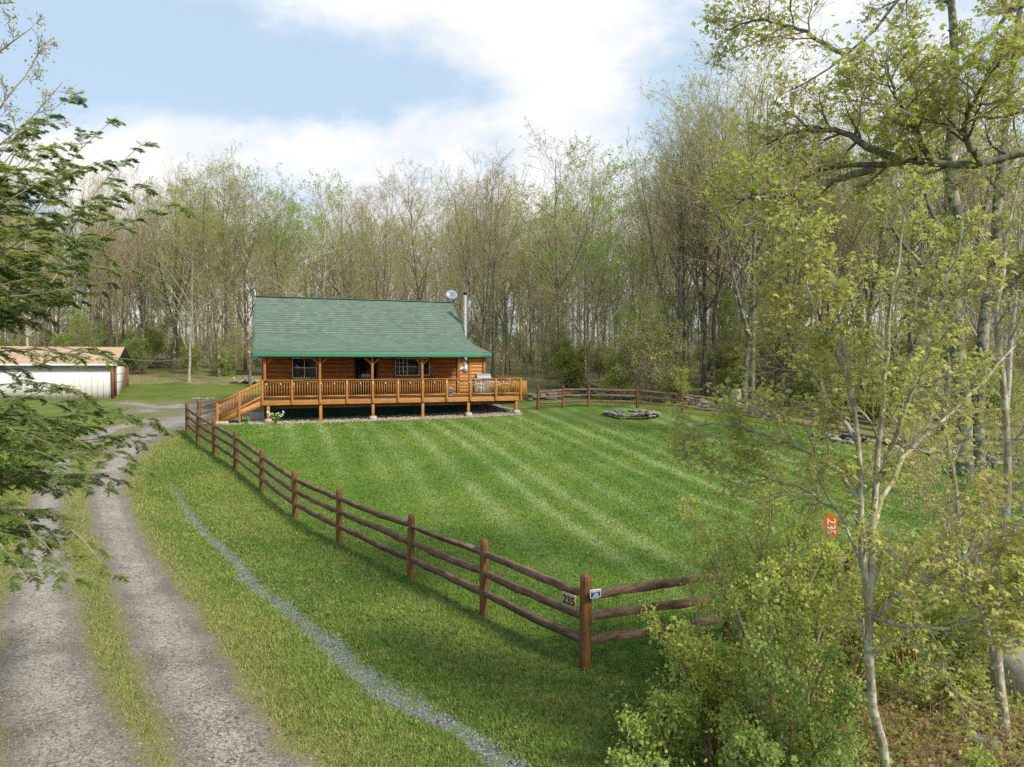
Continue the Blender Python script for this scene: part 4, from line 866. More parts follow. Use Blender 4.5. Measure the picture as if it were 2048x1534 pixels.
for i, (x, y, s_, lb) in enumerate(((2035, 1365, .75, 'large pale boulder at the right edge of the shrubs'), (1905, 1300, .35, 'small grey boulder half hidden under the maple leaves'), (1965, 1500, .2, 'small dark stone in the dead leaves at the lower right'))):
    q = g_at(x, y); a = Acc(); stone_bm(a, (0, 0, 0), (s_, s_*.7, s_*.5), rg); o = a.obj('boulder', M['rock'], loc=(q[0], q[1], gz(*q)+s_*.25), smooth=True); tag(o, lb, 'boulder'); o.modifiers.new('s', 'SUBSURF').levels = 1
# woodpile and white pipe behind the stairs
q = g_at(498, 768); t = thing('log_pile', 'small heap of cut firewood lying in the grass behind the stairs', 'firewood', (q[0], q[1], gz(*q)))
for i in range(26):
    a = Acc(); an = rg.normal()*.5; c_ = np.array([rg.normal()*.55, rg.normal()*.25, .1+.32*rg.random()*(1 if i > 10 else .3)]); d_ = np.array([math.cos(an), math.sin(an), rg.normal()*.2])*.24
    a.tubes(np.array([c_-d_, c_+d_]), np.full(2, .06+.05*rg.random()), 7, cap=True); a.obj('log', M['cutwood'], t)
q = g_at(468, 767); a = Acc(); a.tubes([(0, 0, -.05), (0, 0, .34), (0, 0, .36), (0, 0, .44)], np.array([.06, .06, .085, .085]), 12, cap=True)
tag(a.obj('vent_pipe', M['white'], loc=(q[0], q[1], gz(*q)), smooth=False), 'short white pipe standing in the grass beside the firewood', 'pipe')
q = g_at(298, 733); a = Acc(); n = 160; P = rg.normal(size=(n, 1, 3))*np.array([1.1, .5, .22])+np.array([0, 0, .35]); d_ = nrm(rg.normal(size=(n, 1, 3))*np.array([1, .6, .25]))*.7
a.tubes(np.concatenate([P-d_, P, P+d_], 1), np.full((n, 3), .025), 4); tag(a.obj('brush_pile', M['twig'], loc=(q[0], q[1], gz(*q))), 'heap of dead brown branches at the edge of the woods near the garage', 'brush pile')
q = g_at(1472, 822); t = thing('tree_stump', 'grey broken tree stump standing behind the far fence', 'stump', (q[0], q[1], gz(*q)))
a = Acc(); a.tubes([(0, 0, -.1), (0, 0, .2), (.03, 0, .8), (.05, 0, 1.25)], np.array([.42, .3, .26, .2]), 9); a.obj('trunk', M['bark_pale'], t, True)
q = g_at(408, 799); a = Acc(); [stone_bm(a, (rg.normal()*.5, rg.normal()*.2, .04), (.14*(.5+rg.random()), .1, .06), rg) for i in range(14)]
tag(a.obj('culvert_stones', M['rock'], loc=(q[0], q[1], gz(*q))), 'dark wet stones beside the puddle behind the fence corner', 'stones')
# ------------------------------------------------------------------ trees
def tree_mesh(seed, H=20., base_r=.17, lean=.04, wob=.05, forks=1, t_limb=(.25, .97), nl=14, ang=.65, lr=.36, up=.5, nb=6, nt=4, nf=2, leaf=0, lsize=.1, bark='bark', twig='twig', leafm='lf_olive', fork_t=.25, crownfall=.45, sides=8, twr=1.0):
    r = np.random.default_rng(seed); n = 14; t = np.linspace(0, 1, n)
    la = r.random()*2*PI; dx = np.cumsum(r.normal(size=(n, 2))*wob*H/n*1.2, 0); dx -= dx[0]; dx *= (t[:, None]**.6)
    base_r *= 1.2; tr = np.c_[dx+np.array([math.cos(la), math.sin(la)])*lean*H*t[:, None], H*t]; R = base_r*(1-.88*t**.85); R[0] *= 1.35
    Ps, Rs = [tr], [R]
    for k in range(forks-1):
        t0 = fork_t*(1+.5*k); i0 = int(t0*(n-1)); d = np.array([math.cos(la+2.2+k*2.3), math.sin(la+2.2+k*2.3)]); tt = np.linspace(0, 1, n); Hh = (H-tr[i0, 2])*(.86+.1*r.random())
        p = tr[i0]+np.c_[d[None]*(.20*H*(1-fork_t)*tt[:, None]**.75)+np.cumsum(r.normal(size=(n, 2))*wob*H/n, 0)*tt[:, None], Hh*tt]
        Ps.append(p); Rs.append(R[i0]*.8*(1-.88*tt**.85))
    P = np.stack(Ps); R = np.stack(Rs); A = Acc(); A.tubes(P, R, sides)
    L1, R1 = sub(P, R, nl, t_limb[0], t_limb[1], ang, lr, 8, up, .09, r, .55, .3, crownfall, rmax=.10); A.tubes(L1, R1, 5)
    B = Acc(); k = twr
    L2, R2 = sub(L1, R1, nb, .2, 1., .65, .55, 6, up*.6, .11, r, .6, .4, .5, rmax=.03); B.tubes(L2, np.maximum(R2, .012*k), 4)
    L3, R3 = sub(L2, R2, nt, .15, 1., .6, .6, 4, up*.4, .12, r, .7, .5, .4); B.tubes(L3, np.maximum(R3, .005*k), 3)
    L4, R4 = sub(L3, R3, nf, .2, 1., .6, .75, 3, .2, .1, r, .8, .6, .3); B.tubes(L4, R4*0+.0042*k, 3)
    if leaf:
        pl = pts_on(L4, 3, r, .3); pl = pl[r.permutation(len(pl))[:leaf]]; 
        # clumpy foliage: keep leaves where a slow noise is high
        q = np.sin(pl[:, 0]*1.3+seed)+np.sin(pl[:, 1]*1.1+seed*2)+np.sin(pl[:, 2]*.9+seed*3)+.8*r.normal(size=len(pl)); pl = pl[q > -1.1]
        pl = np.repeat(pl, 3, 0); pl = pl+r.normal(size=pl.shape)*.10; B.leaves(pl, lsize, r, 1, .1, .85)
    return A.mesh('trunk', [M[bark]], True), B.mesh('crown', [M[twig], M[leafm]])
V = {}
V['bare_a'] = tree_mesh(1, 21, .16, .03, .05, 2, (.28, .98), 16, .5, .34, .7, leaf=1300, lsize=.07, leafm='lf_bud')
V['bare_b'] = tree_mesh(2, 19, .13, .05, .07, 1, (.22, .98), 20, .55, .36, .6, leaf=1700, lsize=.07, leafm='lf_bud')
V['bare_c'] = tree_mesh(3, 22, .20, .02, .04, 3, (.30, .98), 13, .45, .34, .9, leaf=900, lsize=.06, leafm='lf_bud', bark='bark_lichen')
V['olive_a'] = tree_mesh(4, 20, .17, .04, .06, 2, (.25, .98), 15, .7, .38, .5, leaf=4200, lsize=.085, leafm='lf_olive')
V['olive_b'] = tree_mesh(5, 18, .14, .06, .08, 1, (.2, .98), 19, .75, .40, .4, leaf=4200, lsize=.085, leafm='lf_olive', bark='bark_pale')
V['olive_c'] = tree_mesh(6, 21, .18, .03, .05, 2, (.3, .98), 15, .65, .38, .5, leaf=3800, lsize=.08, leafm='lf_olive', bark='bark_lichen')
V['green_a'] = tree_mesh(7, 18, .14, .06, .08, 2, (.22, .98), 15, .8, .42, .3, leaf=18000, lsize=.10, leafm='lf_green')
V['green_b'] = tree_mesh(8, 16, .12, .08, .09, 1, (.2, .98), 19, .85, .42, .25, leaf=18000, lsize=.10, leafm='lf_green', bark='bark_pale')
V['slim_a'] = tree_mesh(9, 13, .075, .06, .08, 1, (.3, .98), 14, .7, .34, .4, 6, 5, 3, leaf=1800, lsize=.08, leafm='lf_olive')
V['slim_b'] = tree_mesh(10, 11, .06, .09, .1, 2, (.25, .98), 12, .75, .36, .3, 6, 5, 3, leaf=1500, lsize=.075, leafm='lf_bud', twig='twig_pale')
V['slim_c'] = tree_mesh(11, 9, .05, .10, .1, 2, (.2, .98), 13, .8, .38, .3, 6, 5, 3, leaf=2600, lsize=.085, leafm='lf_green')
V['bush_a'] = tree_mesh(12, 3.4, .03, .12, .14, 3, (.08, .98), 12, .8, .45, .3, 6, 5, 3, leaf=1300, lsize=.07, leafm='lf_olive', twig='twig_pale', fork_t=.05)
V['bush_b'] = tree_mesh(13, 2.4, .025, .12, .16, 3, (.06, .98), 12, .9, .5, .2, 6, 5, 3, leaf=2600, lsize=.075, leafm='lf_shrub', twig='twig_pale', fork_t=.04)
protos = {}
def put(kind, name, x, y, s, rz, label, cat, group=None, sz=None, tilt=0.):
    o = bpy.data.objects.new(name, None); C.objects.link(o); o.location = (x, y, gz(x, y)-.05); o.rotation_euler = (tilt, 0, rz); o.scale = (s, s, sz or s); o.empty_display_size = .3
    tag(o, label, cat, group)
    if kind not in protos:
        ch = [bpy.data.objects.new('trunk', V[kind][0]), bpy.data.objects.new('crown', V[kind][1])]; protos[kind] = ch
    else: ch = [c.copy() for c in protos[kind]]
    for c in ch: C.objects.link(c); c.parent = o
    return o
rt = random.Random(21)
# (photo x of the base, distance, top y in the photo, variant, label)
hero = [(378, 52, 400, 'olive_b', 'pale leaning tree standing alone in the grass behind the stairs', .06), (440, 55, 300, 'olive_a', 'tall light trunked tree left of the cabin, front of a pair', 0),
 (452, 57, 290, 'olive_c', 'lichen covered tree left of the cabin, rear of a pair', 0), (500, 50, 330, 'bare_b', 'dark leaning tree right beside the left end of the cabin roof', 0),
 (352, 62, 300, 'bare_c', 'lichen spotted forked tree above the brush pile', 0), (570, 58, 335, 'green_a', 'fresh green crowned tree rising behind the left part of the cabin roof', 0), (640, 56, 340, 'green_b', 'green leafed tree rising behind the middle of the cabin roof', 0),
 (700, 62, 345, 'olive_a', 'olive leafed tree behind the roof', 0), (765, 58, 340, 'bare_a', 'bare brown tree behind the right half of the cabin roof', 0), (850, 54, 310, 'bare_b', 'bare reddish tree just left of the satellite dish', 0),
 (965, 50, 268, 'bare_c', 'tall bare lichen trunked tree right of the flue pipe', 0), (985, 53, 300, 'bare_a', 'tall bare tree close behind the wing of the cabin', 0), (1098, 46, 560, 'slim_b', 'small whitish bare sapling right of the deck', 0),
 (1172, 44, 385, 'green_a', 'pale trunked tree with bright green crown behind the far fence', 0), (1120, 55, 245, 'olive_a', 'tall tree with thin green top right of the cabin', 0), (1200, 58, 250, 'green_b', 'fresh green tree above the stone pile', 0),
 (1272, 46, 460, 'green_b', 'crooked grey trunked tree with a small bright crown behind the fence', 0), (1352, 43, 200, 'bare_c', 'very tall bare many stemmed tree, left one of the brown pair', 0), (1372, 44, 215, 'bare_a', 'very tall bare tree, right one of the brown pair', 0),
 (1408, 45, 150, 'olive_c', 'dark thick trunk, left one of two close together behind the fence', 0), (1425, 44, 120, 'olive_a', 'grey thick trunk, right one of two close together behind the fence', 0), (1503, 37, 30, 'olive_c', 'large dark trunked tree just behind the fence near the stump', 0),
 (1487, 40, 80, 'olive_a', 'slender lichen trunked tree beside the stump', 0), (1578, 42, 130, 'bare_c', 'broad dark trunk among the woods right of the stump', 0), (1650, 45, 190, 'bare_a', 'bare tall tree rising behind the orange marker plate', 0), (1725, 40, 150, 'olive_a', 'tall olive leafed tree behind the maple stems', 0),
 (1820, 38, 120, 'olive_c', 'tall spring tree behind the right end of the far fence', 0), (1895, 36, 60, 'bare_c', 'ivy dark tall trunk left of the twin lichen trunks', 0), (2010, 34, 0, 'olive_b', 'tall pale tree at the right frame edge', 0), (60, 60, 300, 'olive_b', 'tall olive tree behind the garage roof, leftmost', 0),
 (150, 62, 290, 'olive_c', 'tall olive tree behind the middle of the garage', 0), (225, 60, 330, 'bare_a', 'bare tree behind the garage gable', 0), (290, 63, 320, 'bare_b', 'bare tree right behind the brush pile', 0)]
Hv = dict(bare_a=21, bare_b=19, bare_c=22, olive_a=20, olive_b=18, olive_c=21, green_a=18, green_b=16, slim_a=13, slim_b=11, slim_c=9, bush_a=3.4, bush_b=2.4)
def Hm(k): return max(v.co.z for v in V[k][1].vertices)
Hm_c = {k: Hm(k) for k in V}
def Hm(k): return Hm_c[k]
taken = []
for i, (px_, Y, ty, kd, lb, tl) in enumerate(hero):
    X = (px_-1024)/F*Y; z0_ = gz(X, Y); top = CAM_Z+(725-ty)/F*Y; s_ = (top-z0_)/Hm(kd)
    put(kd, 'forest_tree', X, Y, s_, rt.random()*6.28, lb, 'tree'); taken.append((X, Y))
zones = lambda x: 'behind the garage' if x < 260 else 'left of the cabin' if x < 505 else 'behind the cabin roof' if x < 930 else 'right of the flue' if x < 1200 else 'behind the far fence' if x < 1560 else 'behind the right shrubs'
desc = dict(bare='bare brown tree', olive='tree with olive leaves', green='tree with green leaves', slim='slender young tree', bush='low leafy shrub')
cnt = 0; tries = 0; LB = {}
while cnt < 165 and tries < 6000:
    tries += 1
    px_ = rt.uniform(-160, 2230); u = rt.random(); Y = 53+u**1.2*54
    if px_ > 1250: Y -= (px_-1250)/800*10*(1-u)
    X = (px_-1024)/F*Y; 
    if min(math.hypot(X-a_, Y-b_) for a_, b_ in taken) < (1.6 if Y < 65 else 2.2): continue
    if X < -18 and Y < 56: continue
    if math.hypot(X-GP[0]+5, Y-GP[1]-3) < 10 or (-10 < X < 1.5 and Y < 50): continue
    taken.append((X, Y)); cnt += 1
    if rt.random() < .36: kd = rt.choice(['slim_a', 'slim_b', 'slim_c'])
    elif 500 < px_ < 720 or 1000 < px_ < 1240: kd = rt.choice(['green_a', 'green_b', 'olive_a', 'bare_a', 'bare_c'])
    else: kd = rt.choice(['bare_a', 'bare_b', 'bare_c', 'olive_a', 'olive_b', 'olive_c', 'olive_b', 'bare_b', 'green_b'])
    ty = np.interp(px_, [-160, 250, 340, 500, 560, 720, 850, 1040, 1150, 1280, 1400, 1520, 2230], [300, 330, 290, 300, 350, 365, 330, 320, 330, 290, 230, 200, 220])+rt.uniform(0, 130)
    s_ = (CAM_Z+(725-ty)/F*Y-gz(X, Y))/Hm(kd); s_ = min(s_, 1.15)
    if kd.startswith('slim'): s_ = rt.uniform(.7, 1.25)
    k0 = kd.split('_')[0]; zn = zones(px_); far = 'deeper in' if Y > 68 else 'at the woods edge'
    o_ = put(kd, 'forest_tree', X, Y, s_, rt.random()*6.28, None, 'tree', f"{k0} trees {far} {zn}", tilt=rt.uniform(-.06, .06)); LB.setdefault((desc[k0], far, zn), []).append((px_, o_))
# undergrowth
cnt = 0
while cnt < 170:
    px_ = rt.uniform(-60, 2120); u = rt.random(); Y = 45+u*38
    if px_ > 1080: Y = 40.5-(px_-1080)/970*8+u*30
    X = (px_-1024)/F*Y
    if (X < -18 and Y < 55) or math.hypot(X-GP[0]+5, Y-GP[1]-3) < 10 or (-12 < X < 3 and Y < 49): continue
    cnt += 1; kd = rt.choice(['bush_a', 'bush_b', 'slim_c'] if rt.random() < .3 else ['bush_a', 'bush_b']); s_ = rt.uniform(.5, 1.35)*(.55 if kd == 'slim_c' else 1)
    o_ = put(kd, 'forest_shrub', X, Y, s_, rt.random()*6.28, None, 'shrub', f"undergrowth shrubs {zones(px_)}"); LB.setdefault(('low leafy shrub', 'under the trees', zones(px_)), []).append((px_, o_))
ORD = 'first second third fourth fifth sixth seventh eighth ninth tenth eleventh twelfth thirteenth fourteenth fifteenth sixteenth seventeenth eighteenth nineteenth twentieth'.split()
ORD += ['twenty-'+x for x in ORD[:9]]+['thirtieth']+['thirty-'+x for x in ORD[:9]]+['fortieth']+['forty-'+x for x in ORD[:9]]+['fiftieth']+['fifty-'+x for x in ORD[:9]]
for (d_, f_, z_), L_ in LB.items():
    L_.sort(key=lambda q: q[0])
    for i, (_, o_) in enumerate(L_): o_['label'] = f"{ORD[i]} {d_} from the left, {f_} {z_}" if len(L_) > 1 else f"only {d_} {f_} {z_}"
# thicket of saplings and brush between the trunks
a = Acc(); r = np.random.default_rng(78); n = 2700; fy_ = 52+r.random(n)**.9*60; fx_ = fy_*(r.random(n)*1.8-.86); okk = ~((fx_ < -16) & (fy_ < 60)) & ~((np.abs(fx_+3) < 10) & (fy_ < 56)); fx_, fy_ = fx_[okk], fy_[okk]; n = len(fx_)
Hh = 1.5+8*r.random(n)**2.2; tt = np.linspace(0, 1, 5); P = np.stack([np.stack([fx_+r.normal(size=n)*.25*t_, fy_+r.normal(size=n)*.2*t_, base_h(fx_, fy_)-.1+Hh*t_], -1) for t_ in tt], 1); Rr = (.008+.004*Hh)[:, None]*np.linspace(1, .3, 5)[None]
a.tubes(P, Rr, 3); L1, R1 = sub(P, Rr, 11, .12, 1., .85, .32, 4, .4, .12, r, .6, .4, .4); a.tubes(L1, np.maximum(R1*.8, .006), 3, 0); a.leaves(pts_on(L1, 3, r)+r.normal(size=(len(L1)*3, 3))*.12, .095, r, 1, 0, .8)
tag(a.obj('thicket', [M['twig'], M['lf_bud']]), 'thicket of fine saplings and budding brush between the trunks', 'thicket', kind='stuff')
# far woods: one mass beyond the trees one can tell apart
a = Acc(); r = np.random.default_rng(77); n = 420
fy_ = 108+r.random(n)*55; fx_ = fy_*(r.random(n)*1.9-.95); fz_ = base_h(fx_, fy_); Hh = (17+r.random(n)*6)*np.clip(fy_/120, .9, 1.2)
P = np.stack([np.stack([fx_+r.normal(size=n)*.5*t_, fy_+0*t_, fz_+Hh*t_], -1) for t_ in np.linspace(0, 1, 6)], 1); Rr = (.15+.1*r.random((n, 1)))*np.linspace(1, .15, 6)[None]
a.tubes(P, Rr, 4); L1, R1 = sub(P, Rr, 12, .3, 1., .7, .3, 5, .5, .1, r, .5, .4, .4, rmax=.07); a.tubes(L1, R1, 3)
L2, R2 = sub(L1, R1, 6, .2, 1., .7, .6, 3, .3, .1, r, .6, .5, .4); a.tubes(L2, np.maximum(R2, .02), 3)
pl = pts_on(L2, 2, r); pl = pl[r.random(len(pl)) < .35]; a.leaves(pl+r.normal(size=pl.shape)*.3, .26, r, 1, 0, .8)
n = 5200; q_ = 88+r.random(n)*70; x_ = q_*(r.random(n)*1.8-.9); c_ = np.c_[x_, q_, base_h(x_, q_)+.2]; c_ = np.repeat(c_, 22, 0)+np.abs(r.normal(size=(n*22, 3)))*np.array([1.2, 1., 1.])*np.repeat(np.c_[np.ones(n), np.ones(n), .8+4.5*r.random(n)**2], 22, 0); a.leaves(c_, .17, r, 1, 0, .8)
tag(a.obj('far_woods', [M['bark'], M['lf_olive']]), 'mass of distant spring woods closing the view', 'woods', kind='stuff')
# ------------------------------------------------------------------ foreground trees and shrubs
def lobed(A, P, size, r, m, droop=.5):
    k = len(P); d = r.normal(size=(k, 3)); d[:, 2] = d[:, 2]*.5-droop; d = nrm(d); n_ = nrm(r.normal(size=(k, 3))*.5+np.array([0, 0, 1.])); s_ = nrm(np.cross(d, n_)); n_ = np.cross(s_, d)
    sz = size*(1+.3*r.normal(size=(k, 1))).clip(.45, 1.8); Vs = []
    for an, ln_ in ((0, 1.), (.85, .72), (-.85, .72)):
        e = d*math.cos(an)+s_*math.sin(an)-n_*abs(math.sin(an))*.25; f = s_*math.cos(an)-d*math.sin(an)
        Vs.append(np.stack([P, P+e*sz*ln_*.5+f*sz*ln_*.23, P+e*sz*ln_, P+e*sz*ln_*.5-f*sz*ln_*.23], 1))
    A.add(np.stack(Vs, 1).reshape(-1, 3), np.arange(k*12).reshape(-1, 4), m)
def hero_tree(name, label, cat, base, stems, mats, seed, k1=12, k2=6, k3=4, l1=.35, l2=.5, l3=.5, leafn=5, lsize=.05, ang=.8, up=.3, lob=True, droop=.5, t0=.15, group=None, l1max=None, spread=.03, sprad=(.008, .004, .0025), wig=.1, lift=0., keep=1.):
    r = np.random.default_rng(seed); n = 18; b = np.array(base, float); t = thing(name, label, cat, base, 0, group)
    P = np.stack([spline([np.array(q)-b for q in pts], n) for pts, _, _ in stems]); R = np.stack([np.linspace(1, 0, n)**.8*(a_-c_)+c_ for _, a_, c_ in stems])
    P[:, 1:-1] += r.normal(size=P[:, 1:-1].shape)*.012
    A = Acc(); A.tubes(P, R, 9); L1, R1 = sub(P, R, k1, t0, 1., ang, l1, 9, up, wig, r, .55, .3, .5, rmax=sprad[0]*2.2, L=l1max); A.tubes(L1, R1, 5); A.obj('trunk', M[mats[0]], t, True)
    B = Acc(); L2, R2 = sub(L1, R1, k2, .2, 1., .7, l2, 6, up, wig, r, .6, .4, .4, rmax=sprad[0]); B.tubes(L2, np.maximum(R2, sprad[1]), 4)
    L3, R3 = sub(L2, R2, k3, .25, 1., .7, l3, 4, up, wig, r, .6, .5, .4); B.tubes(L3, np.maximum(R3*.5, sprad[2]), 3)
    tips = np.concatenate([L3[:, -1], L3[:, 2], L2[:, -1]]); tips = tips[r.random(len(tips)) < keep]
    pl = np.repeat(tips, leafn, 0)+r.normal(size=(len(tips)*leafn, 3))*spread
    sg_ = at(1659, 1056, 9.8)-np.array([0, 0, CAM_Z]); w_ = pl+b-np.array([0, 0, CAM_Z]); tt_ = (w_ @ sg_)/(sg_ @ sg_); pl = pl[(np.linalg.norm(w_-tt_[:, None]*sg_, axis=1) > .15*tt_) | (tt_ > 1.02) | (r.random(len(pl)) < .12)]
    (lobed(B, pl, lsize, r, 1, droop) if lob else B.leaves(pl, lsize, r, 1, droop*.3, .8))
    B.obj('crown', [M[mats[1]], M[mats[2]]], t); return t
Yq = 6.2
def L(Y, *pts): return [tuple(at(x, y, Y+(dy if len(p_) > 2 else 0))) for p_ in pts for x, y, dy in [(p_+(0,))[:3]]]
mb = at(1806, 1690, Yq); mb[2] = gz(mb[0], mb[1])-.05
st_m = [([tuple(mb)]+L(Yq, (1765,1500), (1745,1380), (1741,1250), (1734,1180), (1722,1100), (1724,1000), (1718,900), (1703,800), (1685,690), (1668,560)), .047, .008),
        (L(Yq, (1737,1200), (1744,1100), (1750,980,.1), (1760,870,.2), (1768,760,.2), (1778,640,.2), (1800,500,.3), (1815,380,.3)), .033, .007),
        (L(Yq, (1738,1080), (1770,990,.3), (1830,890,.6), (1900,835,.9), (1960,770,1.1), (2060,660,1.4), (2150,560,1.6)), .026, .006),
        (L(Yq, (1742,1245), (1800,1190,-.2), (1870,1150,-.4), (1960,1090,-.5), (2070,1040,-.6)), .022, .006), (L(Yq, (1743,1235), (1800,1250,-.3), (1870,1258,-.6), (1960,1235,-.8), (2060,1180,-1)), .018, .005),
        (L(Yq, (1728,1150), (1704,1085,.1), (1676,1028,.2), (1640,996,.4), (1600,975,.5), (1500,945,.7), (1420,915,.9)), .018, .004), (L(Yq, (1722,1000), (1660,930,.3), (1560,880,.5), (1450,850,.8), (1385,850,1)), .024, .006),
        (L(Yq, (1715,880), (1650,790,.3), (1600,700,.4), (1560,600,.5)), .022, .006), (L(Yq, (1752,960), (1800,850,-.3), (1850,700,-.5), (1900,560,-.6), (1925,450,-.7)), .024, .006), (L(Yq, (1690,740), (1640,660,.2), (1610,560,.3), (1600,470,.3)), .016, .005)]
hero_tree('maple_sapling', 'multi stemmed young maple with yellow green leaves filling the right foreground', 'tree', tuple(mb), st_m, ('bark_young', 'twig_pale', 'lf_maple'), 31, k1=13, k2=7, k3=4, l1=.34, l1max=1.75, l2=.5, l3=.5, leafn=3, lsize=.045, up=.3, t0=.22, keep=.55, spread=.05)
b2 = np.array([5.6, 7.6, gz(5.6, 7.6)])
st2 = [([tuple(b2), (5.5, 7.7, 1.3), (5.7, 7.8, 3.), (5.6, 7.9, 4.8), (5.9, 8, 6.4)], .06, .01), ([(5.5, 7.7, .9), (5.1, 7.6, 2.), (4.9, 7.7, 3.6), (4.8, 7.9, 5.)], .035, .008), ([(5.6, 7.7, 1.3), (6.2, 7.4, 2.4), (6.6, 7.3, 3.8)], .03, .008)]
hero_tree('maple_sapling', 'second young maple with pale leaves at the right frame edge', 'tree', tuple(b2), st2, ('bark_young', 'twig_pale', 'lf_maple'), 32, k1=14, k2=7, k3=4, l1max=1.9, l2=.5, l3=.5, leafn=3, lsize=.045, up=.25, t0=.15, keep=.3, spread=.05)
# big old limb entering from the upper right
Yo = 9.0; tb = np.array([9.4, 9.4, gz(9.4, 9.4)])
st_o = [([tuple(tb), (9.4, 9.5, 2.5), (9.1, 9.4, 5.), (9.2, 9.2, 8), (8.9, 9.3, 11)], .30, .12),
        ([(9.15, 9.4, 5.4)]+L(Yo, (2200,300), (2048,308), (1960,330), (1880,326), (1810,318), (1745,338), (1690,330), (1620,345), (1575,370), (1520,392), (1450,400)), .085, .012),
        (L(Yo, (1800,322), (1740,296), (1680,262,.3), (1600,262,.5), (1530,290,.8)), .055, .012), (L(Yo, (1745,338), (1700,352), (1640,372,-.3), (1590,392,-.5), (1470,395,-.8)), .05, .01),
        ([(8.95, 9.3, 8.6)]+L(Yo, (2100,5), (2010,28), (1990,60), (1950,110), (1880,170), (1830,230), (1780,300)), .045, .008), ([(8.95, 9.3, 9.6)]+L(Yo, (1990,-120), (1830,-40), (1760,50), (1690,110), (1620,160), (1560,190)), .04, .008),
        (L(Yo, (1690,110), (1600,60,.2), (1520,40,.4), (1450,60,.6)), .03, .008), (L(Yo, (1860,322), (1830,260,-.3), (1790,190,-.5), (1770,120,-.7)), .04, .008), (L(Yo, (1960,330), (1930,260,-.4), (1960,180,-.7), (2010,110,-.9)), .045, .01),
        ([(9.2, 9.2, 7.)]+L(Yo, (2120,200,.6), (2000,240,.8), (1900,200,1.), (1800,210,1.3), (1700,200,1.5)), .04, .008)]
hero_tree('old_maple', 'old lichen crusted tree with long limb reaching in from upper right', 'tree', tuple(tb), st_o, ('bark_lichen', 'twig', 'lf_oak'), 33, k1=15, k2=8, k3=6, l1=.3, l1max=2.5, l2=.55, l3=.5, leafn=2, lsize=.058, up=.25, t0=.25, sprad=(.010, .005, .003), wig=.13, droop=.2, keep=.34, spread=.09)
# light green shrubs under the maple
def shrub(px_, Y, h, n, seed, label, red=True, lsz=.036, leafn=3, spreadx=.45, k=(9, 5, 3), mat_='lf_shrub', keep=1.):
    X = (px_-1024)/F*Y; b = np.array([X, Y, gz(X, Y)-.03]); r = np.random.default_rng(seed); st = []
    for i in range(n):
        an = r.random()*2*PI; ex = r.random()*spreadx*h; hh = h*(.6+.45*r.random()); d = np.array([math.cos(an)*ex, math.sin(an)*ex*.8, 0])
        st.append(([tuple(b+np.array([math.cos(an), math.sin(an), 0])*.12), tuple(b+d*.3+np.array([0, 0, hh*.35])), tuple(b+d*.65+np.array([0, 0, hh*.72])), tuple(b+d*1.2+np.array([0, 0, hh]))], .018 if h > 1.5 else .009, .004))
    hero_tree('leafy_shrub', label, 'shrub', tuple(b), st, ('twig_red' if red else 'twig_pale',)*2+(mat_,), seed, *k, l1max=h*.30, l2=.55, l3=.5, leafn=leafn, lsize=lsz, up=.35, lob=False, t0=.12, group='leafy shrubs in the right foreground', spread=.05, sprad=(.006, .003, .0022), wig=.14, keep=keep)
for i, q in enumerate(((1655, 7.6, 3.0, 7, 'tall light green shrub with red brown stems left of the maple trunk'), (1540, 8.0, 2.9, 7, 'tall light green shrub whose top covers the rail end of the near fence'), (1440, 7.3, 1.7, 8, 'mid height shrub with fresh leaves below the right fence rails'),
        (1345, 7.0, 1.0, 8, 'low spreading shrub right of the corner post'), (1590, 6.5, 1.9, 8, 'shrub with arching stems in front of the green steel post'), (1480, 6.2, 1.1, 8, 'low tangle of leafy stems at the bottom of the picture'),
        (1700, 8.8, 2.2, 7, 'shrub behind the orange plate marker'), (1930, 8.2, 1.7, 7, 'leafy shrub behind the boulder at the right edge'), (1820, 9.6, 2.0, 7, 'shrub by the near fence right of the maple trunk'), (1270, 6.6, .55, 7, 'small low plant at the bottom left of the shrub thicket'),
        (1385, 6.0, .7, 8, 'low leafy stems at the bottom edge left of the maple trunk'), (2010, 6.1, .7, 6, 'low leafy shrub in the lower right corner'), (1680, 5.9, 1.0, 7, 'low shrub right in front of the maple trunk base'), (1610, 8.9, 3.2, 8, 'tall shrub covering the near fence behind the marker post'), (1500, 8.7, 2.6, 8, 'leafy shrub growing against the near fence rails'), (1560, 7.2, 2.6, 8, 'bushy light green shrub in the middle of the thicket'), (1190, 6.3, .35, 7, 'tiny leafy sprout in the grass left of the thicket'))):
    shrub(q[0], q[1], q[2], q[3], 60+i, q[4], i % 2 == 0)
for i, (px_, Y, h, lb) in enumerate(((1960, 12., 3.4, 'bare twiggy shrub beyond the near fence at the right edge'), (1850, 22., 3.2, 'twiggy pink budded shrub in front of the twin lichen trunks'), (2040, 20., 3.4, 'bare grey twiggy shrub on the lawn edge at the far right'))):
    shrub(px_, Y, h, 8, 90+i, lb, False, .04, 2, .6, (10, 6, 4), 'lf_bud', .5)
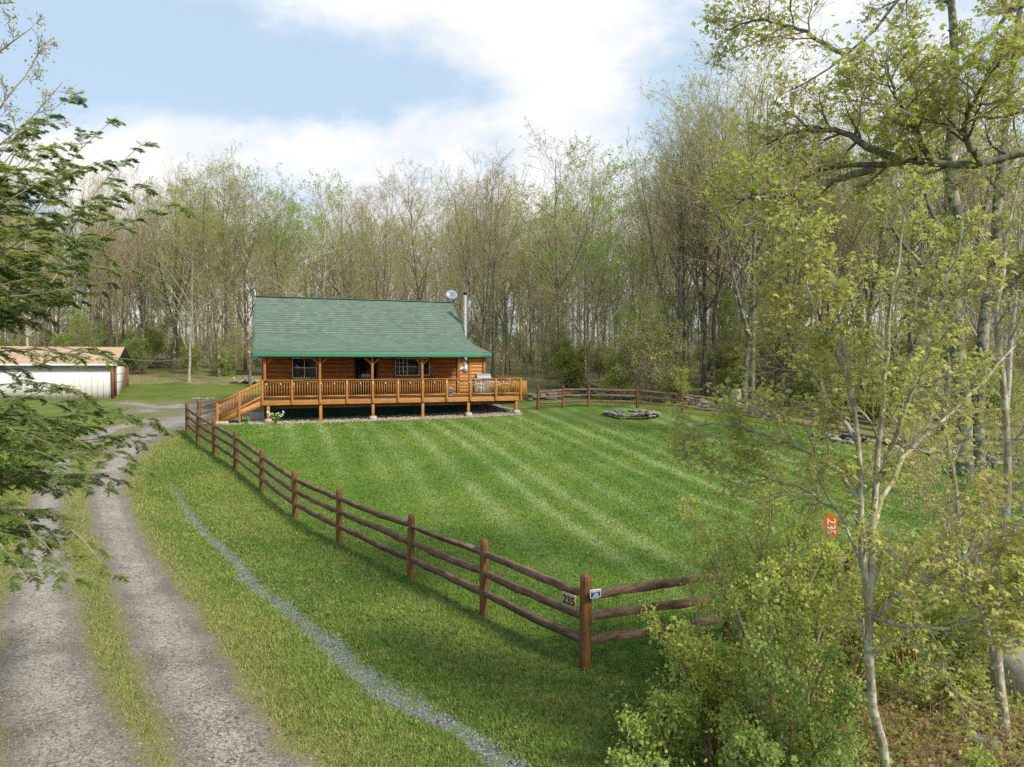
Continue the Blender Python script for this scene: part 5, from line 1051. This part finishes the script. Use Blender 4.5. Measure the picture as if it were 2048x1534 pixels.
# twin lichen trunks by the far fence
Yt = 26.; tb = at(1945, 918, Yt); tb[2] = gz(tb[0], tb[1])-.05
st_t = [([tuple(tb+np.array([-.25, 0, 0]))]+L(Yt, (1925,800), (1915,700), (1910,600), (1918,480), (1900,330), (1910,120), (1890,-150)), .30, .08), ([tuple(tb+np.array([.3, .1, 0]))]+L(Yt, (1955,830), (1962,740), (1968,640), (1990,500), (2000,330), (2030,100), (2050,-100)), .24, .06),
        (L(Yt, (1915,650), (1870,560), (1800,480), (1760,380), (1730,250)), .10, .02), (L(Yt, (1968,640), (2030,560), (2100,500)), .10, .02), (L(Yt, (1918,500), (1860,420), (1840,300), (1820,150)), .09, .02)]
hero_tree('twin_trunk_tree', 'old twin trunked tree with grey green lichen bark by the far fence', 'tree', tuple(tb), st_t, ('bark_lichen', 'twig', 'lf_olive'), 41, k1=12, k2=7, k3=6, l1max=3.4, l2=.55, l3=.5, leafn=2, lsize=.09, up=.3, lob=False, t0=.3, sprad=(.03, .012, .007), wig=.14, spread=.1)
# hemlock boughs reaching in from the left
hb_ = np.array([-6.6, 6.2, gz(-6.6, 6.2)]); t = thing('hemlock_tree', 'dark green hemlock with feathery boughs hanging in from the left edge', 'tree', tuple(hb_))
r = np.random.default_rng(51); Yh = 6.0
tr_ = spline([(0, 0, -.1), (.05, 0, 2.5), (.0, .1, 5.), (.05, 0, 8.)], 16); A = Acc(); A.tubes(tr_, np.linspace(.17, .05, 16), 10)
H_ = lambda *p: [np.array((-6.55, 6.2, at(p[0][0], p[0][1]+p[0][2], 6.)[2]))]+[at(x, y, Yh+d) for x, y, d in p[1:]]
bo = [H_((-150,700,120), (0,600,0), (55,450,.1), (110,360,.1), (170,290,.2), (235,232,.3)), H_((-150,560,80), (0,480,.2), (110,448,.3), (200,400,.4), (300,372,.5)), H_((-120,600,60), (20,530,-.2), (110,500,-.3), (200,505,-.4)),
      H_((-150,720,30), (30,700,-.4), (120,708,-.5), (215,700,-.6)), H_((-150,860,20), (0,832,0), (90,836,0), (160,828,.1), (215,815,.2), (300,842,.3)), H_((-150,980,30), (0,945,-.3), (60,915,-.4), (150,900,-.4), (230,935,-.5)),
      H_((-150,1010,30), (0,1020,-.6), (60,1060,-.7), (110,1110,-.8), (150,1165,-.8)), H_((-150,790,0), (-20,770,.3), (70,765,.4), (140,775,.5), (190,800,.6)), H_((-150,420,60), (0,360,.5), (70,310,.6), (130,285,.7)), H_((-150,900,30), (-20,880,-.5), (60,870,-.7), (130,905,-.8)), H_((-150,640,30), (0,600,.5), (80,570,.6), (150,560,.7)),
      H_((-150,1100,20), (-20,1060,-.2), (40,1080,-.4), (80,1120,-.5)),
      H_((-150,560,30), (-10,520,-.5), (60,440,-.6), (110,380,-.6), (150,330,-.6)), H_((-150,600,30), (0,570,-.8), (80,540,-.9), (150,530,-.9)), H_((-150,820,10), (-10,800,-.6), (60,790,-.8), (110,775,-.9)),
      H_((-150,900,10), (0,880,.4), (90,880,.5), (180,880,.6), (260,870,.6)), H_((-150,1000,10), (-10,960,.4), (60,960,.5), (140,960,.5), (200,975,.5)), H_((-150,480,10), (0,430,.8), (80,400,.9), (150,395,1.)), H_((-150,650,10), (0,630,.1), (60,590,.1), (120,580,.1)), H_((-150,760,10), (0,740,-.2), (80,730,-.2), (150,700,-.2), (230,720,-.2))]
bo = [[q+(np.array([jx, jy, jz])*min(1, i/1.5) if i else 0) for i, q in enumerate(b)] for bi, b in enumerate(bo) for jx, jy, jz in ((0, 0, 0), (-.12+.2*r.random(), .3+.3*r.random(), -.10+.08*r.random()), (-.15+.1*r.random(), -.3*r.random()-.15, .06+.08*r.random()))[:1 if bi in (3, 7, 14, 19) else 3]]
Pb = np.stack([spline([q-hb_ for q in b], 20) for b in bo]); Rb = np.linspace(.016, .002, 20)[None]*np.ones((len(bo), 1)); A.tubes(Pb, Rb, 6)
L1, R1 = sub(Pb, Rb, 22, .40, 1., .85, .3, 9, -.45, .08, r, .5, .3, .35, flat=True, rmax=.007, L=.78, droop=.12); A.tubes(L1, R1, 4); A.obj('trunk', M['twig_pale'], t, True)
B = Acc(); L2, R2 = sub(L1, R1, 9, .10, 1., .75, .45, 6, -.3, .07, r, .6, .4, .5, flat=True, droop=.05); B.tubes(L2, np.maximum(R2, .0014), 3)
L3, R3 = sub(L2, R2, 8, .08, 1., .7, .48, 4, -.2, .06, r, .6, .4, .4, flat=True); keepm = r.random(len(L3)) < .95; L3 = L3[keepm]
def needles(Bk, P, k, ln_, wd_):
    m_, n_ = P.shape[:2]; tt = (np.arange(k)+.5)/k*(n_-1); i = tt.astype(int).clip(0, n_-2); f = (tt-i)[None, :, None]; c = P[:, i]*(1-f)+P[:, i+1]*f; T = nrm(P[:, i+1]-P[:, i])
    s_ = nrm(np.cross(T, np.array([0, 0, 1.])))*np.where(np.arange(k) % 2 == 0, 1, -1)[None, :, None]; d = nrm(s_+T*.5+np.array([0, 0, -.1])+r.normal(size=c.shape)*.18); w_ = np.cross(d, [0, 0, 1.]); w_ = nrm(w_)*wd_/2; e = d*ln_*(.7+.5*r.random((m_, k, 1)))
    Vn = np.stack([c-w_, c+w_, c+e+w_*.6, c+e-w_*.6], 2).reshape(-1, 3); Bk.add(Vn, np.arange(len(Vn)).reshape(-1, 4), 1)
needles(B, L3, 8, .019, .0055); needles(B, L2, 14, .017, .005); needles(B, L1, 26, .018, .005)
print('hemlock needles', len(L3)*10+len(L2)*18)
B.obj('foliage', [M['twig'], M['hemlock']], t)
# budding twigs at the upper left
hb2 = np.array([-8.2, 7.4, gz(-8.2, 7.4)])
st_l = [([tuple(hb2), (-8.1, 7.4, 3), (-8.0, 7.3, 6), (-7.6, 7.2, 9)], .16, .04)]+[([(-8.0, 7.3, z)]+L(7., *q), .02, .003) for z, q in ((5.6, ((-100,320), (0,215), (60,130,.2), (100,80,.3))), (5.9, ((-80,170), (0,100), (60,60), (90,90,.2))), (5.2, ((-80,330), (20,270), (80,215,.2), (125,165,.3))), (5.0, ((-60,400), (40,300), (90,245,.2), (130,240,.3))), (6.6, ((-100,20), (-20,15), (30,5))))]
hero_tree('budding_tree', 'thin budding branches of a tree at the upper left edge', 'tree', tuple(hb2), st_l, ('twig', 'twig', 'lf_olive'), 44, k1=14, k2=6, k3=4, l1max=.8, l2=.6, l3=.5, leafn=1, lsize=.022, lob=False, t0=.4, sprad=(.006, .003, .002), keep=.5, wig=.12)
# weedy undergrowth on the ground below the shrubs
a = Acc(); r = np.random.default_rng(9); N = 9000; Yc = 5.6+r.random(N)*4.5; Xc = 1.2+r.random(N)**.8*8; f = np.clip(((Xc-1.8)*.5-(Yc-8.6)*.6), -1, 1)+r.random(N)*.7+.3*np.sin(Xc*3)*np.sin(Yc*2.3); ok = (f > .25) & ~inside(Xc, Yc, LAWN); Xc, Yc = Xc[ok], Yc[ok]
P0 = np.c_[Xc, Yc, height(Xc, Yc)]; hh = .08+.22*r.random(len(P0))**2; a.leaves(np.repeat(P0, 3, 0)+np.abs(r.normal(size=(len(P0)*3, 3)))*np.array([.04, .04, 1])*np.repeat(hh, 3)[:, None]*np.array([1, 1, .8]), .045, r, 0, -.1, .8)
N = 4500; Yc = 5.6+r.random(N)*3.5; Xc = 2.6+r.random(N)*5.5; ok = ~inside(Xc, Yc, LAWN); Xc, Yc = Xc[ok], Yc[ok]; a.leaves(np.c_[Xc, Yc, height(Xc, Yc)+.03], .06, r, 1, 0., .7, .3, .7)
q = r.normal(size=(900, 1, 3))*np.array([1.1, .8, .10])+np.array([5.0, 7.2, .2]); q[..., 2] = np.abs(q[..., 2]-.1)+.08; d_ = nrm(r.normal(size=(900, 1, 3))*np.array([1, .7, .35]))*.2; a.tubes(np.concatenate([q-d_, q, q+d_], 1), np.full((900, 3), .0025), 3, 2)
tag(a.obj('undergrowth', [M['lf_shrub'], M['dead_leaf'], M['twig_red']]), 'weeds, dead leaves and fallen twigs under the foreground shrubs', 'undergrowth', kind='stuff')
